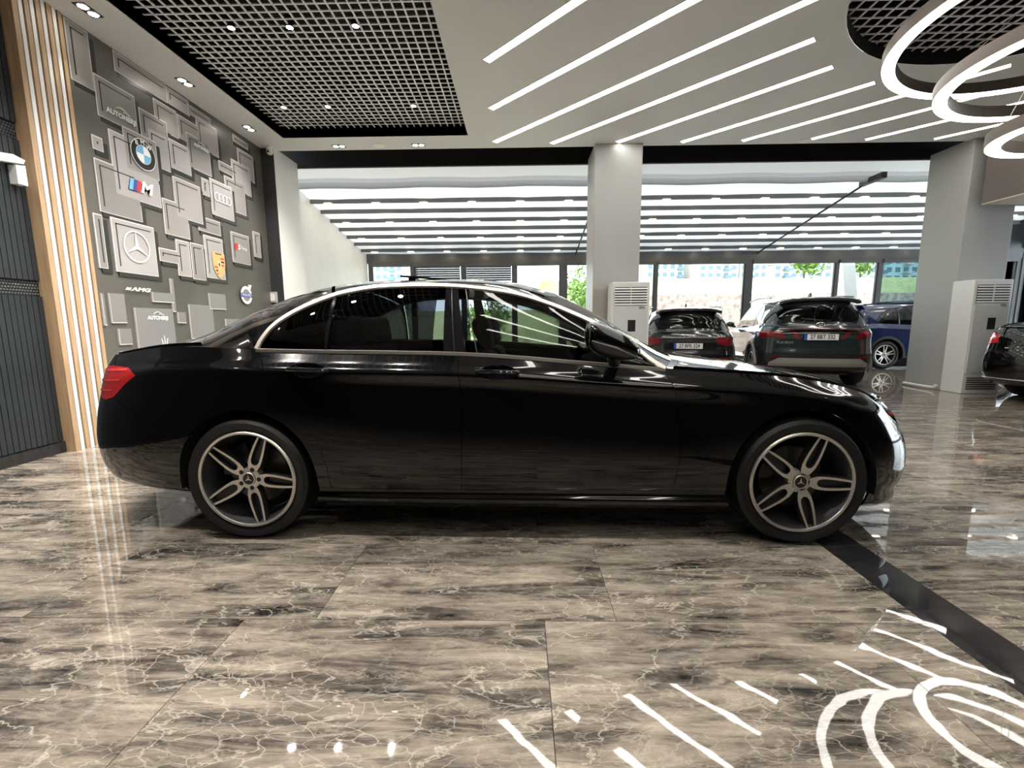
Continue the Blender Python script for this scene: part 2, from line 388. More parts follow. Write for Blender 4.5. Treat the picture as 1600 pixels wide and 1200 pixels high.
# ------------------------------------------------------------------ recessed twin downlights, speakers
def twin(x, y, rz, lab, on=True):
    t_ = tag(empty('twin_downlight', (x, y, H), rz), lab, 'downlight', 'twin downlights in the ceiling')
    b = MB(); b.box(-0.10, 0.10, -0.055, 0.055, -0.004, 0.0); b.obj('frame', m_black, t_)
    for sx in (-0.05, 0.05):
        b = MB(); b.lathe([(0.036, -0.006), (0.042, -0.010), (0.046, -0.005)], 2, 24, (sx, 0, 0)); b.obj('bezel', m_chrome, t_, True)
        b = MB(); b.lathe([(0.0, -0.007), (0.036, -0.007), (0.036, -0.005), (0, -0.005)], 2, 24, (sx, 0, 0)); b.obj('lens', m_lamp, t_)
    spot_light('twin_beam', (0, 0, -0.03), SPOT_W*1.2, t_, 80)
for i, (x, y) in enumerate([(-3.90,4.33),(-3.93,5.53),(-3.93,6.76)]):
    twin(x, y, R(90), 'twin downlight over the logo mural, %s the oak slat panel' % ['right beside', 'second from', 'farthest from'][i])
twin(-2.9, 7.45, 0, 'twin downlight at the ceiling edge beside the white wall')
twin(-1.62, 7.45, 0, 'twin downlight at the ceiling edge, between speaker and central column')
for x, y, l in [(-3.9, 3.0, 'close to'), (-3.9, 1.6, 'away from')]: twin(x, y, R(90), 'twin downlight above the dark ribbed wall, %s the slat panel' % l)
for x, y in [(6.6, 0.5), (6.6, -2.5), (9.8, 0.5), (9.8, -2.5), (9.8, 4.5)]: twin(x, y, 0, 'added out-of-view twin downlight brightening the open floor past the ring chandelier')  # unseen fixtures added to raise the room brightness
for x, y, l in [(-2.26,7.44,'white round ceiling speaker between two twin downlights'), (4.5,7.5,'white round ceiling speaker right of the central column')]:
    b = MB(); b.lathe([(0.0,-0.012),(0.075,-0.014),(0.095,-0.006),(0.098,0.0)], 2, 32)
    s = b.obj('ceiling_speaker', m_white, None, True); s.location = (x, y, H); tag(s, l, 'speaker')

# ------------------------------------------------------------------ slanting LED strips (45 degrees)
ends = [((-0.362,5.22),(2.4,2.46)),((-0.386,6.30),(2.55,3.36)),((-0.398,7.38),(2.62,4.36)),((0.503,7.465),(2.985,4.95)),((1.544,7.453),(3.51,5.45)),((2.562,7.49),(4.25,5.80)),
        ((3.508,7.47),(5.5,5.48)),((4.498,7.51),(6.9,5.1)),((5.443,7.50),(7.1,5.84)),((6.513,7.51),(7.12,6.90)),
        ((-0.36,4.14),(2.4,1.38)),((-0.36,3.06),(2.4,0.30)),((-0.36,1.98),(2.6,-0.98)),((-0.36,0.90),(2.6,-2.06)),((-0.36,-0.18),(2.6,-3.14))]  # this line's strips are out of view, added to light the room
strip_labs = ['leading to the round grid', 'ending beside the round grid', 'touching the round grid rim', 'just left of the central column', 'starting over the central column', 'first right of the central column',
              'second right of the central column', 'third right of the central column', 'fourth right of the central column', 'beside the right column']
for i, (a, b_) in enumerate(ends):
    a = Vector((*a, H)); b_ = Vector((*b_, H)); d = b_-a; L_ = d.length; ang = math.atan2(d.y, d.x)
    lab = 'long slanting LED strip set in the grey ceiling, ' + (strip_labs[i] if i < 10 else 'added out of view to brighten the showroom floor')
    t_ = tag(empty('led_strip', a, ang), lab, 'light strip', 'slanting ceiling light strips')
    f_ = MB(); w = 0.045
    f_.box(0, L_, -w-0.008, -w, -0.004, 0.0); f_.box(0, L_, w, w+0.008, -0.004, 0.0); f_.box(-0.008, 0, -w-0.008, w+0.008, -0.004, 0); f_.box(L_, L_+0.008, -w-0.008, w+0.008, -0.004, 0)
    f_.obj('frame', m_whiteslat, t_)
    MB().box(0, L_, -w, w, -0.0025, -0.0005).obj('diffuser', m_led, t_)

# ------------------------------------------------------------------ chandelier of three rings
ch = tag(empty('ring_chandelier', (4.5, 3.70, H+0.13)), 'three-ring LED chandelier with bronze hoops hanging below the round grid', 'chandelier')
hb = MB(); hb.lathe([(0,0),(0.12,0),(0.12,-0.04),(0,-0.04)], 2, 24); hb.obj('canopy', m_ringbody, ch, True)
for (z, r, dx, dy) in [(3.5, 1.305, 0.0, 0.08), (3.09, 0.995, 0.0, -0.04), (2.64, 0.57, 0.0, 0.04)]:
    g = MB(); zz = z-(H+0.13); w = 0.055
    g.lathe([(r-w, zz), (r-w, zz+0.10), (r+w, zz+0.10), (r+w, zz), (r+w-0.006, zz), (r+w-0.006, zz+0.004), (r-w+0.006, zz+0.004), (r-w+0.006, zz)], 2, 96, (dx, dy, 0), 0, True)
    ro = g.obj('ring', m_ringbody, ch, True)
    d_ = MB(); d_.lathe([(r-w+0.006, zz+0.003), (r-w+0.008, zz-0.006), (r+w-0.008, zz-0.006), (r+w-0.006, zz+0.003)], 2, 96, (dx, dy, 0)); d_.obj('diffuser', m_ring_led, ro, True)
    for j in range(3):
        a = R(160+120*j); wv = MB(); wv.tube([(dx+r*math.cos(a), dy+r*math.sin(a), zz+0.1), (0.08*math.cos(a), 0.08*math.sin(a), -0.02)], 0.003, 6); wv.obj('wire', m_whiteslat, ro)

# ------------------------------------------------------------------ walls, columns, slot and soffit
def wallbox(name, x0, x1, y0, y1, z0, z1, m, lab=None):
    return struct(MB().box(x0, x1, y0, y1, z0, z1).obj(name, m), lab)
XL = -4.20
wallbox('wall_left', -4.6, XL, 4.372, 7.5, 0, H, m_darkgrey)
wallbox('wall_left_rear', -4.6, -4.405, -5.2, 4.372, 0, H, m_dark)
wallbox('wall_left_far', -4.75, -4.42, 8.27, 13.0, 0, H+0.2, m_white)
wallbox('wall_back', -4.75, 14.2, -5.35, -5.2, 0, H, m_rearwall)
wallbox('wall_right', 14.05, 14.2, -5.2, 2.0, 0, H, m_rearwall)
def column(name, x0, x1, lab):
    c = struct(MB().box(x0, x1, 7.5, 8.27, 0, H+0.02).obj(name, m_colgrey), lab); bevel(c, 0.008, 2); return c
c1 = column('trim_1', 1.20, 1.96, 'grey square column standing behind the car')
c2 = column('trim_2', 7.14, 7.90, 'grey square column with the air conditioner in front of it')
c0 = struct(MB().box(-4.6, -3.99, 7.5, 8.27, 0, H+0.02).obj('trim_3', m_white), 'white square column at the end of the mural wall')
MB().box(-4.6, -3.992, 7.485, 7.5, 0, H).obj('dark_facing', m_darkgrey, c0)
MB().box(1.205, 1.955, 7.492, 7.5, 0.02, 1.72).obj('scuffed_lower_panel', mat('column_lower_taupe', (0.33, 0.30, 0.285), 0.5), c1)
# dark slot between slab and pergola
sl = MB(); sl.box(-4.6, 14.2, YE, 8.40, H+0.30, H+0.36); sl.box(-4.6, 14.2, 8.34, 8.40, H-0.02, H+0.3); sl.box(-4.6, 14.2, YE-0.02, YE, H+0.002, H+0.34)
struct(sl.obj('trim_4', m_dark), 'dark slot along the ceiling edge')
# brown soffit beam on the right
so = struct(MB().box(7.2, 9.0, 2.4, 7.34, 2.97, H).obj('trim_5', m_beam), 'brown boxed soffit beam')
MB().box(7.2, 9.0, 2.4, 7.34, 2.955, 2.97).obj('underside', mat('soffit_underside', (0.55, 0.48, 0.40), 0.5), so)
wallbox('wall_soffit_far', 11.8, 14.2, 8.27, 8.45, 3.3, H+0.3, m_white)

# dark ribbed wall panels with skirting
dw = struct(MB().box(-4.40, -4.385, 1.2, 3.93, 0.10, H).obj('wall_ribbed', m_dark), 'charcoal ribbed wall cladding')
rm = MB().box(0, 0.022, -0.0195, 0.0195, 0.11, 1.43).mesh('rib_lower', m_slatdark)
rm2 = MB().box(0, 0.022, -0.0195, 0.0195, 1.57, 2.74).mesh('rib_middle', m_slatdark)
rm3 = MB().box(0, 0.022, -0.0195, 0.0195, 2.88, H-0.01).mesh('rib_upper', m_slatdark)
for i in range(45):
    y = 3.905-0.045*i
    for mm in (rm, rm2, rm3): place('rib', mm, dw, (-4.385, y, 0))
hexm = MB()
for zc in (1.50, 2.81):
    for i in range(118):
        for j in range(5):
            y = 3.915-0.0225*i - (0.011 if j % 2 else 0); z = zc-0.05+0.025*j
            hexm.add([(-4.384,y-0.008,z),(-4.372,y,z+0.0),(-4.384,y+0.008,z),(-4.384,y,z+0.010),(-4.384,y,z-0.010)], [(0,1,3),(1,2,3),(0,4,1),(1,4,2)])
ho = hexm.obj('hexagon_band', mat('hex_stud_grey', (0.16,0.17,0.18), 0.4), dw); ho['kind'] = 'stuff'
bb_ = struct(MB().box(-4.385, -4.352, 1.2, 3.93, 0, 0.10).obj('baseboard_left', m_marble_d))
# white raised sign on the ribbed wall (only its edge is in view)
sg = tag(empty('wall_sign', (-4.36, 3.80, 2.45)), 'white raised block sign on the dark ribbed wall', 'sign')
MB().prism([(3.80-3.80,2.585-2.45),(3.885-3.80,2.565-2.45),(3.87-3.8,2.53-2.45),(3.60-3.8,2.485-2.45),(3.58-3.8,2.545-2.45)], 0, 0.0, 0.07).obj('sign_top', m_whiteslat, sg)
MB().prism([(3.805-3.8,2.505-2.45),(3.88-3.8,2.52-2.45),(3.88-3.8,2.355-2.45),(3.805-3.8,2.355-2.45)], 0, 0.0, 0.07).obj('sign_stem', m_whiteslat, sg)

dw.location.x = 0.085; bb_.location.x = 0.085; sg.location.x += 0.085
# oak and white slat panel
sp = tag(empty('slat_panel', (-4.213, 4.15, 0)), 'tall floor-to-ceiling panel of alternating oak and white slats', 'slat panel')
MB().box(-0.15, 0.0, -0.205, 0.212, 0, H).obj('backing', m_dark, sp)
x0 = -0.215
for i in range(9):
    w = 0.050 if i % 2 == 0 else 0.045
    g = 0.009
    d = 0.035 if i % 2 == 0 else 0.031
    if i == 0: MB().box(-0.176, 0.035, x0, x0+w-g, 0.0, H).obj('oak_slat', m_wood, sp)
    else: MB().box(0, d, x0+g/2, x0+w-g, 0.0, H).obj('oak_slat' if i % 2 == 0 else 'white_slat', m_wood if i % 2 == 0 else m_whiteslat, sp)
    x0 += w

# ------------------------------------------------------------------ pergola roof
pg = tag(empty('pergola_roof', (1.5, 8.45, H)), 'retractable white fabric pergola roof with dark cross ribs and small lamps', 'pergola')
XA, XB = -4.42, 11.8
def P(o): return (o[0]-1.5, o[1]-8.45, o[2]-H)
def zsl(y): return 3.98 + (3.12-3.98)/(13-8.4)*(y-8.4)
def span(name, pts, m, sag=0.0):
    b = MB(); ps = []
    for i in range(len(pts)-1):
        for k in range(6):
            u = k/6; ps.append((pts[i][0]*(1-u)+pts[i+1][0]*u, pts[i][1]*(1-u)+pts[i+1][1]*u - (sag*math.sin(math.pi*u))))
    ps.append(pts[-1])
    xs = [XA+(XB-XA)*i/32 for i in range(33)]
    b.grid([[P((x, y, z + 0.012*math.sin(x*3.1+y*5))) for (y, z) in ps] for x in xs]); return b.obj(name, m, pg, True, False)
span('fabric_lead', [(8.40, 4.02), (8.88, 3.955)], fabric_mat('pergola_lead_fabric', (0.74, 0.76, 0.74), 0.08), -0.02)
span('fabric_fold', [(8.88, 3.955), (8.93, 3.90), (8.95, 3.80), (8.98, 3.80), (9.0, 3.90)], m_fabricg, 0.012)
ribs = [9.16] + [9.64+0.482*i for i in range(7)]
for i in range(len(ribs)):
    ya = ribs[i]; yb = ribs[i+1] if i+1 < len(ribs) else 12.95
    if i == 0: span('fabric_span', [(8.99, 3.86), (ya+0.02, zsl(ya)+0.03), (yb, zsl(yb)+0.03)], m_fabric, 0.03)
    else: span('fabric_span', [(ya, zsl(ya)+0.035), (yb, zsl(yb)+0.035)], m_fabric, 0.035)
plm = MB().box(-0.075, 0.075, -0.035, 0.035, -0.016, 0.0).mesh('lamp', m_perglamp)
for i, ya in enumerate(ribs[1:]):
    z = zsl(ya)
    rb_ = MB().box(XA-1.5, XB-1.5, ya-0.03-8.45, ya+0.03-8.45, z-0.05-H, z+0.03-H).obj('rib', m_rib, pg)
    if i % 2 == 0:
        x = -4.05
        while x < 11.5:
            place('lamp', plm, rb_, (x-1.5, ya-8.45, z-0.05-H)); x += 1.012
for x in (1.56, 6.66):
    b = MB(); b.tube([P((x, 8.75, zsl(8.75)-0.06)), P((x, 12.9, zsl(12.9)-0.05))], 0.02, 6); b.obj('guide_rail', m_black, pg)
    b = MB(); b.cbox(P((x, 8.9, 3.82)), (0.10, 0.55, 0.10)); b.obj('rail_bracket', m_darkgrey, pg)

# ------------------------------------------------------------------ window wall at the far end
YW = 13.0
hd = MB(); hd.box(-4.75, 14.2, YW-0.06, YW+0.06, 2.90, 3.16); hd.box(-4.75, 14.2, YW-0.03, YW+0.04, 3.16, 4.4); hd.box(-4.75, 14.2, YW-0.05, YW+0.05, 0, 0.08)
wf = struct(hd.obj('wall_far', m_frame), 'dark grey aluminium window wall framing')
mull = [(-4.34,.05),(-3.10,.05),(-1.64,.05),(-0.17,.05),(1.226,.09),(3.866,.04),(6.485,.10),(8.96,.04),(10.16,.06),(12.0,.05),(14.0,.08)]
for i in range(len(mull)-1):
    xa, wa = mull[i]; xb, wb_ = mull[i+1]
    w_ = struct(empty('window_%d' % (i+1), ((xa+xb)/2, YW, 0)), 'tall fixed window pane in the far window wall')
    c = (xa+xb)/2
    MB().box(xa-wa-c, xa+wa-c, -0.05, 0.05, 0.08, 2.90).obj('mullion', m_frame, w_)
    if i == len(mull)-2: MB().box(xb-wb_-c, xb+wb_-c, -0.05, 0.05, 0.08, 2.90).obj('mullion', m_frame, w_)
    fr = MB(); a0, a1 = xa+wa-c, xb-wb_-c
    fr.box(a0, a1, -0.035, 0.035, 2.84, 2.90); fr.box(a0, a1, -0.035, 0.035, 0.08, 0.14); fr.box(a0, a0+0.03, -0.03, 0.03, 0.14, 2.84); fr.box(a1-0.03, a1, -0.03, 0.03, 0.14, 2.84)
    fr.obj('window_frame', m_frame, w_)
    MB().box(a0+0.03, a1-0.03, -0.004, 0.004, 0.14, 2.84).obj('pane', m_teal if i == 8 else m_glass, w_)
    MB().box(a0, a1, -0.09, -0.04, 2.80, 2.895).obj('blind_cassette', m_frame, w_)
    if i in (1, 2):
        for k in range(7): MB().box(a0+0.04, a1-0.04, -0.075, -0.068, 2.38+0.062*k, 2.38+0.058+0.062*k).obj('blind_slat', m_blind, w_)
# the leaning column reflection on the right is a solid set outside the glass
# right hand side glazing (out of frame, lights the room from the right)
for i in range(4):
    ya, yb = 2.0+2.75*i, 2.0+2.75*(i+1); c = (ya+yb)/2
    w_ = struct(empty('window_%d' % (11+i), (14.1, c, 0)), 'tall window pane in the right glazing')
    fr = MB(); L2 = (yb-ya)/2
    fr.box(-0.06,0.06,-L2,L2,3.3,H+0.3); fr.box(-0.06,0.06,-L2,L2,0,0.12); fr.box(-0.06,0.06,-L2,-L2+0.07,0.12,3.3); fr.box(-0.06,0.06,L2-0.07,L2,0.12,3.3)
    fr.obj('window_frame', m_frame, w_)
    MB().box(-0.004,0.004,-L2+0.07,L2-0.07,0.12,3.3).obj('pane', m_glass, w_)
struct(MB().box(11.8, 14.2, 8.46, 12.95, H-0.05, H+0.25).obj('ceiling_annex', m_white), 'white ceiling over the window bay')

# ------------------------------------------------------------------ floor standing air conditioners
def ac_unit(loc, lab):
    t_ = tag(empty('air_conditioner', loc), lab, 'air conditioner', 'floor standing air conditioners')
    w, d, h = 0.59, 0.36, 1.80
    body = MB().box(-w/2, w/2, -d/2, d/2, 0.0, h).obj('cabinet', m_acw, t_); bevel(body, 0.012, 2)
    MB().box(-w/2+0.03, w/2-0.03, -d/2-0.012, -d/2, 0.34, 1.40).obj('front_panel', m_acg, t_)
    MB().box(-w/2+0.045, w/2-0.045, -d/2-0.004, -d/2, 1.44, 1.72).obj('outlet_cavity', m_dark, t_)
    for k in range(7):
        b = MB(); b.add([(-w/2+0.045,-d/2-0.016,1.445+0.04*k),(w/2-0.045,-d/2-0.016,1.445+0.04*k),(w/2-0.045,-d/2-0.004,1.463+0.04*k),(-w/2+0.045,-d/2-0.004,1.463+0.04*k),
               (-w/2+0.045,-d/2-0.016,1.449+0.04*k),(w/2-0.045,-d/2-0.016,1.449+0.04*k),(w/2-0.045,-d/2-0.004,1.468+0.04*k),(-w/2+0.045,-d/2-0.004,1.468+0.04*k)],
               [(0,1,2,3),(4,7,6,5),(0,4,5,1),(1,5,6,2),(2,6,7,3),(3,7,4,0)]); b.obj('louver', m_acw, t_)
    MB().box(-0.005,0.005,-d/2-0.017,-d/2-0.003,1.44,1.72).obj('louver_divider', m_acw, t_)
    MB().box(-0.04,0.08,-d/2-0.016,-d/2-0.010,1.03,1.21).obj('display', m_black, t_)
    MB().box(0.13,0.215,-d/2-0.016,-d/2-0.010,1.385,1.42).obj('badge', mat('badge_grey',(0.25,0.25,0.26),0.4), t_)
    for k in range(6): MB().box(-w/2+0.06, w/2-0.06, -d/2-0.006, -d/2, 0.07+0.035*k, 0.087+0.035*k).obj('intake_slot', m_darkgrey, t_)
    MB().box(-w/2+0.02, w/2-0.02, -d/2+0.02, d/2-0.02, -0.0, 0.01).obj('foot', m_black, t_)
    return t_
ac_unit((1.735, 7.26, 0), 'white floor-standing air conditioner against the column behind the car roof')
a2 = ac_unit((7.375, 7.325, 0), 'white floor-standing air conditioner behind the black sedan rear')
# conduit on the floor by the right column
b = MB(); b.tube([(7.09,8.22,0.032),(7.05,7.9,0.032),(7.035,7.66,0.034),(7.035,7.56,0.045),(7.045,7.54,0.09)], 0.028, 10)
cp = b.obj('conduit_pipe', m_acw, None, True); tag(cp, 'white insulated pipe lying on the floor beside the right column', 'pipe')
# security camera and wall box on the white column
sc = tag(empty('security_camera', (-4.02, 7.44, 3.93)), 'white dome security camera on the corner of the white column', 'camera')
b = MB(); b.lathe([(0,0.07),(0.045,0.07),(0.05,0.0),(0.048,-0.02),(0.035,-0.045),(0.0,-0.058)], 2, 24); b.obj('body', m_white, sc, True)
b = MB(); b.lathe([(0.0,-0.058),(0.016,-0.058),(0.018,-0.05)], 1, 16, (0.0,0.0,-0.012)); b.obj('lens', m_black, sc)
MB().box(-0.03,0.03,-0.02,0.06,0.06,0.075).obj('bracket', m_white, sc)
wx = tag(empty('wall_box', (-4.17, 7.47, 1.63)), 'small grey electrical box on the dark column facing', 'switch box')
bx_ = MB().box(-0.075,0.075,-0.03,0.014,-0.09,0.09).obj('case', mat('box_grey',(0.42,0.42,0.42),0.5), wx); bevel(bx_,0.008)
MB().box(-0.05,0.05,-0.034,-0.03,-0.06,0.06).obj('cover', m_white, wx)
# ------------------------------------------------------------------ printed mural with emblem squares
PANELS= [(4.376, 4.616, 3.461, 4.006, 0), (4.876, 5.566, 3.789, 4.027, 0), (4.619, 5.087, 3.248, 3.639, 0), (5.56, 5.924, 3.795, 3.983, 0), (5.344, 5.689, 3.436, 3.752, 0), (5.898, 6.316, 3.823, 3.941, 0), (5.122, 5.513, 3.243, 3.551, 0), (5.209, 5.502, 2.985, 3.391, 0), (5.695, 6.094, 3.455, 3.734, 0), (6.019, 6.423, 3.473, 3.849, 0), (5.818, 6.233, 3.164, 3.579, 0), (5.517, 5.847, 3.051, 3.388, 0), (6.764, 7.135, 3.837, 3.931, 0), (6.843, 7.242, 3.379, 3.777, 0), (6.396, 6.816, 3.315, 3.444, 0), (6.674, 7.121, 3.143, 3.563, 0), (6.487, 6.947, 2.818, 3.274, 0), (4.51, 4.625, 2.896, 3.029, 0), (4.502, 5.004, 2.303, 2.811, 0), (4.704, 5.296, 2.524, 3.16, 0), (4.876, 5.307, 2.832, 3.258, 0), (6.012, 6.149, 2.88, 3.095, 0), (5.87, 6.304, 2.399, 2.59, 0), (6.165, 6.634, 2.667, 3.143, 0), (5.306, 5.704, 2.244, 2.652, 0), (5.507, 5.966, 2.485, 2.957, 0), (4.414, 4.51, 1.742, 2.269, 0), (4.598, 5.135, 1.728, 2.275, 0), (5.175, 5.554, 1.914, 2.067, 0), (5.444, 5.666, 1.775, 2.21, 0), (5.68, 5.915, 1.757, 2.213, 0), (5.938, 6.313, 1.802, 2.358, 0), (6.512, 6.94, 2.083, 2.516, 0), (7.061, 7.244, 2.236, 2.626, 0), (4.796, 5.285, 0.845, 1.196, 1), (5.551, 5.979, 0.999, 1.434, 1), (4.531, 4.68, 0.969, 1.138, 1), (5.29, 5.337, 1.331, 1.725, 1), (5.934, 6.265, 1.386, 1.598, 1), (4.47, 4.644, 1.196, 1.5, 1), (5.008, 5.317, 1.437, 1.548, 1), (5.354, 5.48, 1.196, 1.332, 1), (6.224, 6.516, 1.032, 1.26, 1), (4.362, 4.412, 1.173, 1.492, 1), (4.75, 5.276, 0.654, 1.364, 1)]
m_mbase = mat('mural_dark_ground', (0.105, 0.098, 0.086), 0.4, noise=(0.8, 0.3))
m_mface = [mat('mural_square_%d' % i, c, 0.42, noise=(1.1, 0.10)) for i, c in enumerate([(0.29,0.268,0.258), (0.33,0.308,0.30), (0.25,0.235,0.226), (0.37,0.352,0.348)])]
m_mfaint = mat('mural_faint_square', (0.22, 0.215, 0.21), 0.24, noise=(1.0, 0.08))
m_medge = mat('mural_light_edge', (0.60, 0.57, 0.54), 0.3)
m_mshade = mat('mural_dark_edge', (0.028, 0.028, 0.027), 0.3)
m_print = mat('mural_white_print', (0.85, 0.85, 0.84), 0.35)
mu = tag(empty('logo_mural', (XL+0.001, 5.93, 0)), 'dark printed wall mural of overlapping squares with car maker emblems', 'mural')
def myz(y, z): return (y-5.93, z)
MB().box(0.0, 0.004, 4.375-5.93, 7.48-5.93, 0.0, H-0.002).obj('print_ground', m_mbase, mu)
for i, (y0, y1, z0, z1, kd) in enumerate(PANELS):
    z1 = min(z1, H-0.01); y1 = min(y1, 7.40); y0 = max(y0, 4.385)
    if z1-z0 < 0.05: continue
    d = 0.006 + 0.0016*i*0.25; b = MB(); Y0, Y1 = y0-5.93, y1-5.93; e = 0.012
    f = 0.0006
    if kd == 0:
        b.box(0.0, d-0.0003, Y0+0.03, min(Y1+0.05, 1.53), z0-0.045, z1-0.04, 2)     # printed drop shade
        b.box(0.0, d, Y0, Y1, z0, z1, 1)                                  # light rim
        b.box(0.0, d+f, Y0+e, Y1-e*0.6, z0+e*0.6, z1-e, 0)
        q = 0.05
        b.box(0.0, d+2*f, Y0+q, Y0+q+0.014, z0+q*1.2, z1-q, 2)
        b.box(0.0, d+2*f, Y0+q, Y1-q, z1-q-0.012, z1-q, 2)
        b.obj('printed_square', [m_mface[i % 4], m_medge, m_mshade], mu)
    else:
        b.box(0.0, d, Y0, Y1, z0, z1, 1); b.box(0.0, d+f, Y0+0.006, Y1, z0+0.010, z1, 0)
        b.obj('printed_square', [m_mfaint, m_medge], mu)
DM = 0.006+0.0016*len(PANELS)*0.25+0.003
TR = (R(90), 0, R(90))
def disc(name, y, z, r0, r1, m, d, n=40, a0=0, a1=360, ry=1.0):
    b = MB(); k = max(6, int(n*(a1-a0)/360)); c = myz(y, z)
    I = []; O = []
    for j in range(k+1):
        a = R(a0+(a1-a0)*j/k); I.append((d, c[0]+r0*math.cos(a), c[1]+ry*r0*math.sin(a))); O.append((d, c[0]+r1*math.cos(a), c[1]+ry*r1*math.sin(a)))
    Ib = [(d-0.002, q[1], q[2]) for q in I]; Ob = [(d-0.002, q[1], q[2]) for q in O]
    b.grid([[Ib[j], I[j], O[j], Ob[j]] for j in range(k+1)]); return b.obj(name, m, mu, False, False)
def poly(name, pts, m, d): return MB().prism([myz(*q) for q in pts], 0, d-0.002, d).obj(name, m, mu)
def txt(s, y, z, size, m=m_print, d=DM, sx=1.0, shear=0.0, bold=0.0):
    c = myz(y, z); return text_mesh('lettering', s, size, m, mu, (d, c[0], c[1]), TR, 0.0008, 'CENTER', sx, shear, bold)
blue = mat('print_sky_blue', (0.16, 0.45, 0.72), 0.35); red = mat('print_red', (0.55, 0.03, 0.04), 0.35); navy = mat('print_navy', (0.05, 0.07, 0.30), 0.35)
blk = mat('print_black', (0.012, 0.012, 0.014), 0.35); gold = mat('print_gold', (0.62, 0.40, 0.17), 0.35); silver = mat('print_silver', (0.66, 0.66, 0.66), 0.35)
# blue and white quartered roundel
by, bz, br = 5.101, 3.045, 0.165
disc('roundel_rim', by, bz, 0.0, br, silver, DM); disc('roundel_band', by, bz, 0.0, br*0.94, blk, DM+0.001); disc('roundel_inner_rim', by, bz, 0, br*0.60, silver, DM+0.002)
for q in range(4): disc('roundel_quarter', by, bz, 0, br*0.56, blue if q % 2 else m_print, DM+0.003, 40, 90*q, 90*q+90)
for ch_, a in (('B', 128), ('M', 90), ('W', 52)):
    o_ = txt(ch_, by+br*0.77*math.cos(R(a)), bz+br*0.77*math.sin(R(a)), 0.065, m_print, DM+0.002, 1.1, 0, 0.001)
# three stripes and M
for i, c in enumerate((blue, navy, red)):
    y = 4.862+0.045*i; poly('stripe', [(y,2.62),(y+0.045,2.62),(y+0.075,2.74),(y+0.03,2.74)], c, DM)
txt('M', 5.085, 2.68, 0.17, m_print, DM, 1.15, 0.25, 0.006)
# three-pointed star in a ring
sy, sz, sr = 4.874, 2.017, 0.167
disc('star_ring', sy, sz, sr*0.92, sr, m_print, DM, 60)
for k in range(3):
    a = R(90+120*k); p0 = (sy+sr*0.95*math.cos(a), sz+sr*0.95*math.sin(a))
    l_ = (sy+sr*0.13*math.cos(a+R(60)), sz+sr*0.13*math.sin(a+R(60))); r_ = (sy+sr*0.13*math.cos(a-R(60)), sz+sr*0.13*math.sin(a-R(60)))
    poly('star_point', [(sy,sz), l_, p0], m_print, DM); poly('star_point', [(sy,sz), r_, p0], silver, DM)
# four linked rings
for k in range(4): disc('linked_ring', 6.285+0.078*k, 2.925, 0.050, 0.061, m_print, DM+0.0005*k, 36)
# crest
cy, cz = 6.19, 1.99
crest = [(-0.125,0.165),(-0.06,0.18),(0,0.172),(0.06,0.18),(0.125,0.165),(0.125,0.02),(0.105,-0.07),(0.06,-0.14),(0,-0.18),(-0.06,-0.14),(-0.105,-0.07),(-0.125,0.02)]
poly('crest_shield', [(cy+a, cz+b_) for a, b_ in crest], gold, DM)
for k in range(3):
    for s_ in (-1, 1):
        zb = cz-0.02-0.045*k if s_ < 0 else cz+0.105-0.045*k
        w = 0.095-0.018*k if s_ < 0 else 0.105
        for side in (-1, 1):
            if (s_ < 0) == (side < 0) or True:
                if side*s_ > 0: poly('crest_stripe', sorted([(cy+side*0.035,zb),(cy+side*w,zb)]) + sorted([(cy+side*0.035,zb-0.020),(cy+side*w,zb-0.020)], reverse=True), blk if k % 2 else red, DM+0.001)
poly('crest_centre', [(cy-0.038,cz+0.055),(cy+0.038,cz+0.055),(cy+0.038,cz-0.015),(cy,cz-0.06),(cy-0.038,cz-0.015)], mat('print_pale_gold',(0.72,0.52,0.26),0.35), DM+0.002)
poly('crest_figure', [(cy-0.012,cz+0.03),(cy+0.006,cz+0.038),(cy+0.014,cz+0.01),(cy+0.006,cz-0.035),(cy-0.002,cz-0.005),(cy-0.016,cz+0.002)], blk, DM+0.003)
txt('PORSCHE', cy, cz+0.152, 0.030, blk, DM+0.001)
# S line
poly('red_lozenge', [(6.565,2.265),(6.625,2.265),(6.645,2.36),(6.585,2.36)], red, DM)
txt('S', 6.668, 2.312, 0.10, m_print, DM, 1.0, 0.2, 0.003); txt('line', 6.79, 2.308, 0.085, m_print, DM, 1.15)
# AMG, dealer name, iron mark, trident
for k in range(3): poly('bar', [(4.665+0.022*k,1.545),(4.678+0.022*k,1.545),(4.700+0.022*k,1.575),(4.687+0.022*k,1.575)], m_print, DM)
txt('AMG', 4.855, 1.559, 0.055, m_print, DM, 2.0, 0.3, 0.002)
def dealer(y, z, w):
    txt('AUTONERJI', y, z, w*0.205, m_print, DM, 1.0, 0.0, 0.0022*w/0.3)
    b = MB(); c = myz(y, z); pts = []
    for j in range(17):
        u = j/16; pts.append((DM, c[0]+(-0.22+0.55*u)*w, c[1]+w*(0.15+0.13*math.sin(math.pi*min(1,u*1.15))*(1-0.55*u))))
    b.tube(pts, [0.004*w/0.3*(0.4+math.sin(math.pi*j/16)) for j in range(17)], 6); b.obj('car_outline_swoosh', m_print, mu)
    b = MB(); b.tube([(DM, c[0]+0.06*w, c[1]+0.14*w), (DM, c[0]+0.16*w, c[1]+0.18*w), (DM, c[0]+0.30*w, c[1]+0.12*w)], 0.0025*w/0.3, 6); b.obj('car_outline_swoosh', m_print, mu)
dealer(4.876, 3.34, 0.33); dealer(6.056, 3.47, 0.25); dealer(5.047, 1.255, 0.27)
vy, vz = 6.749, 1.62
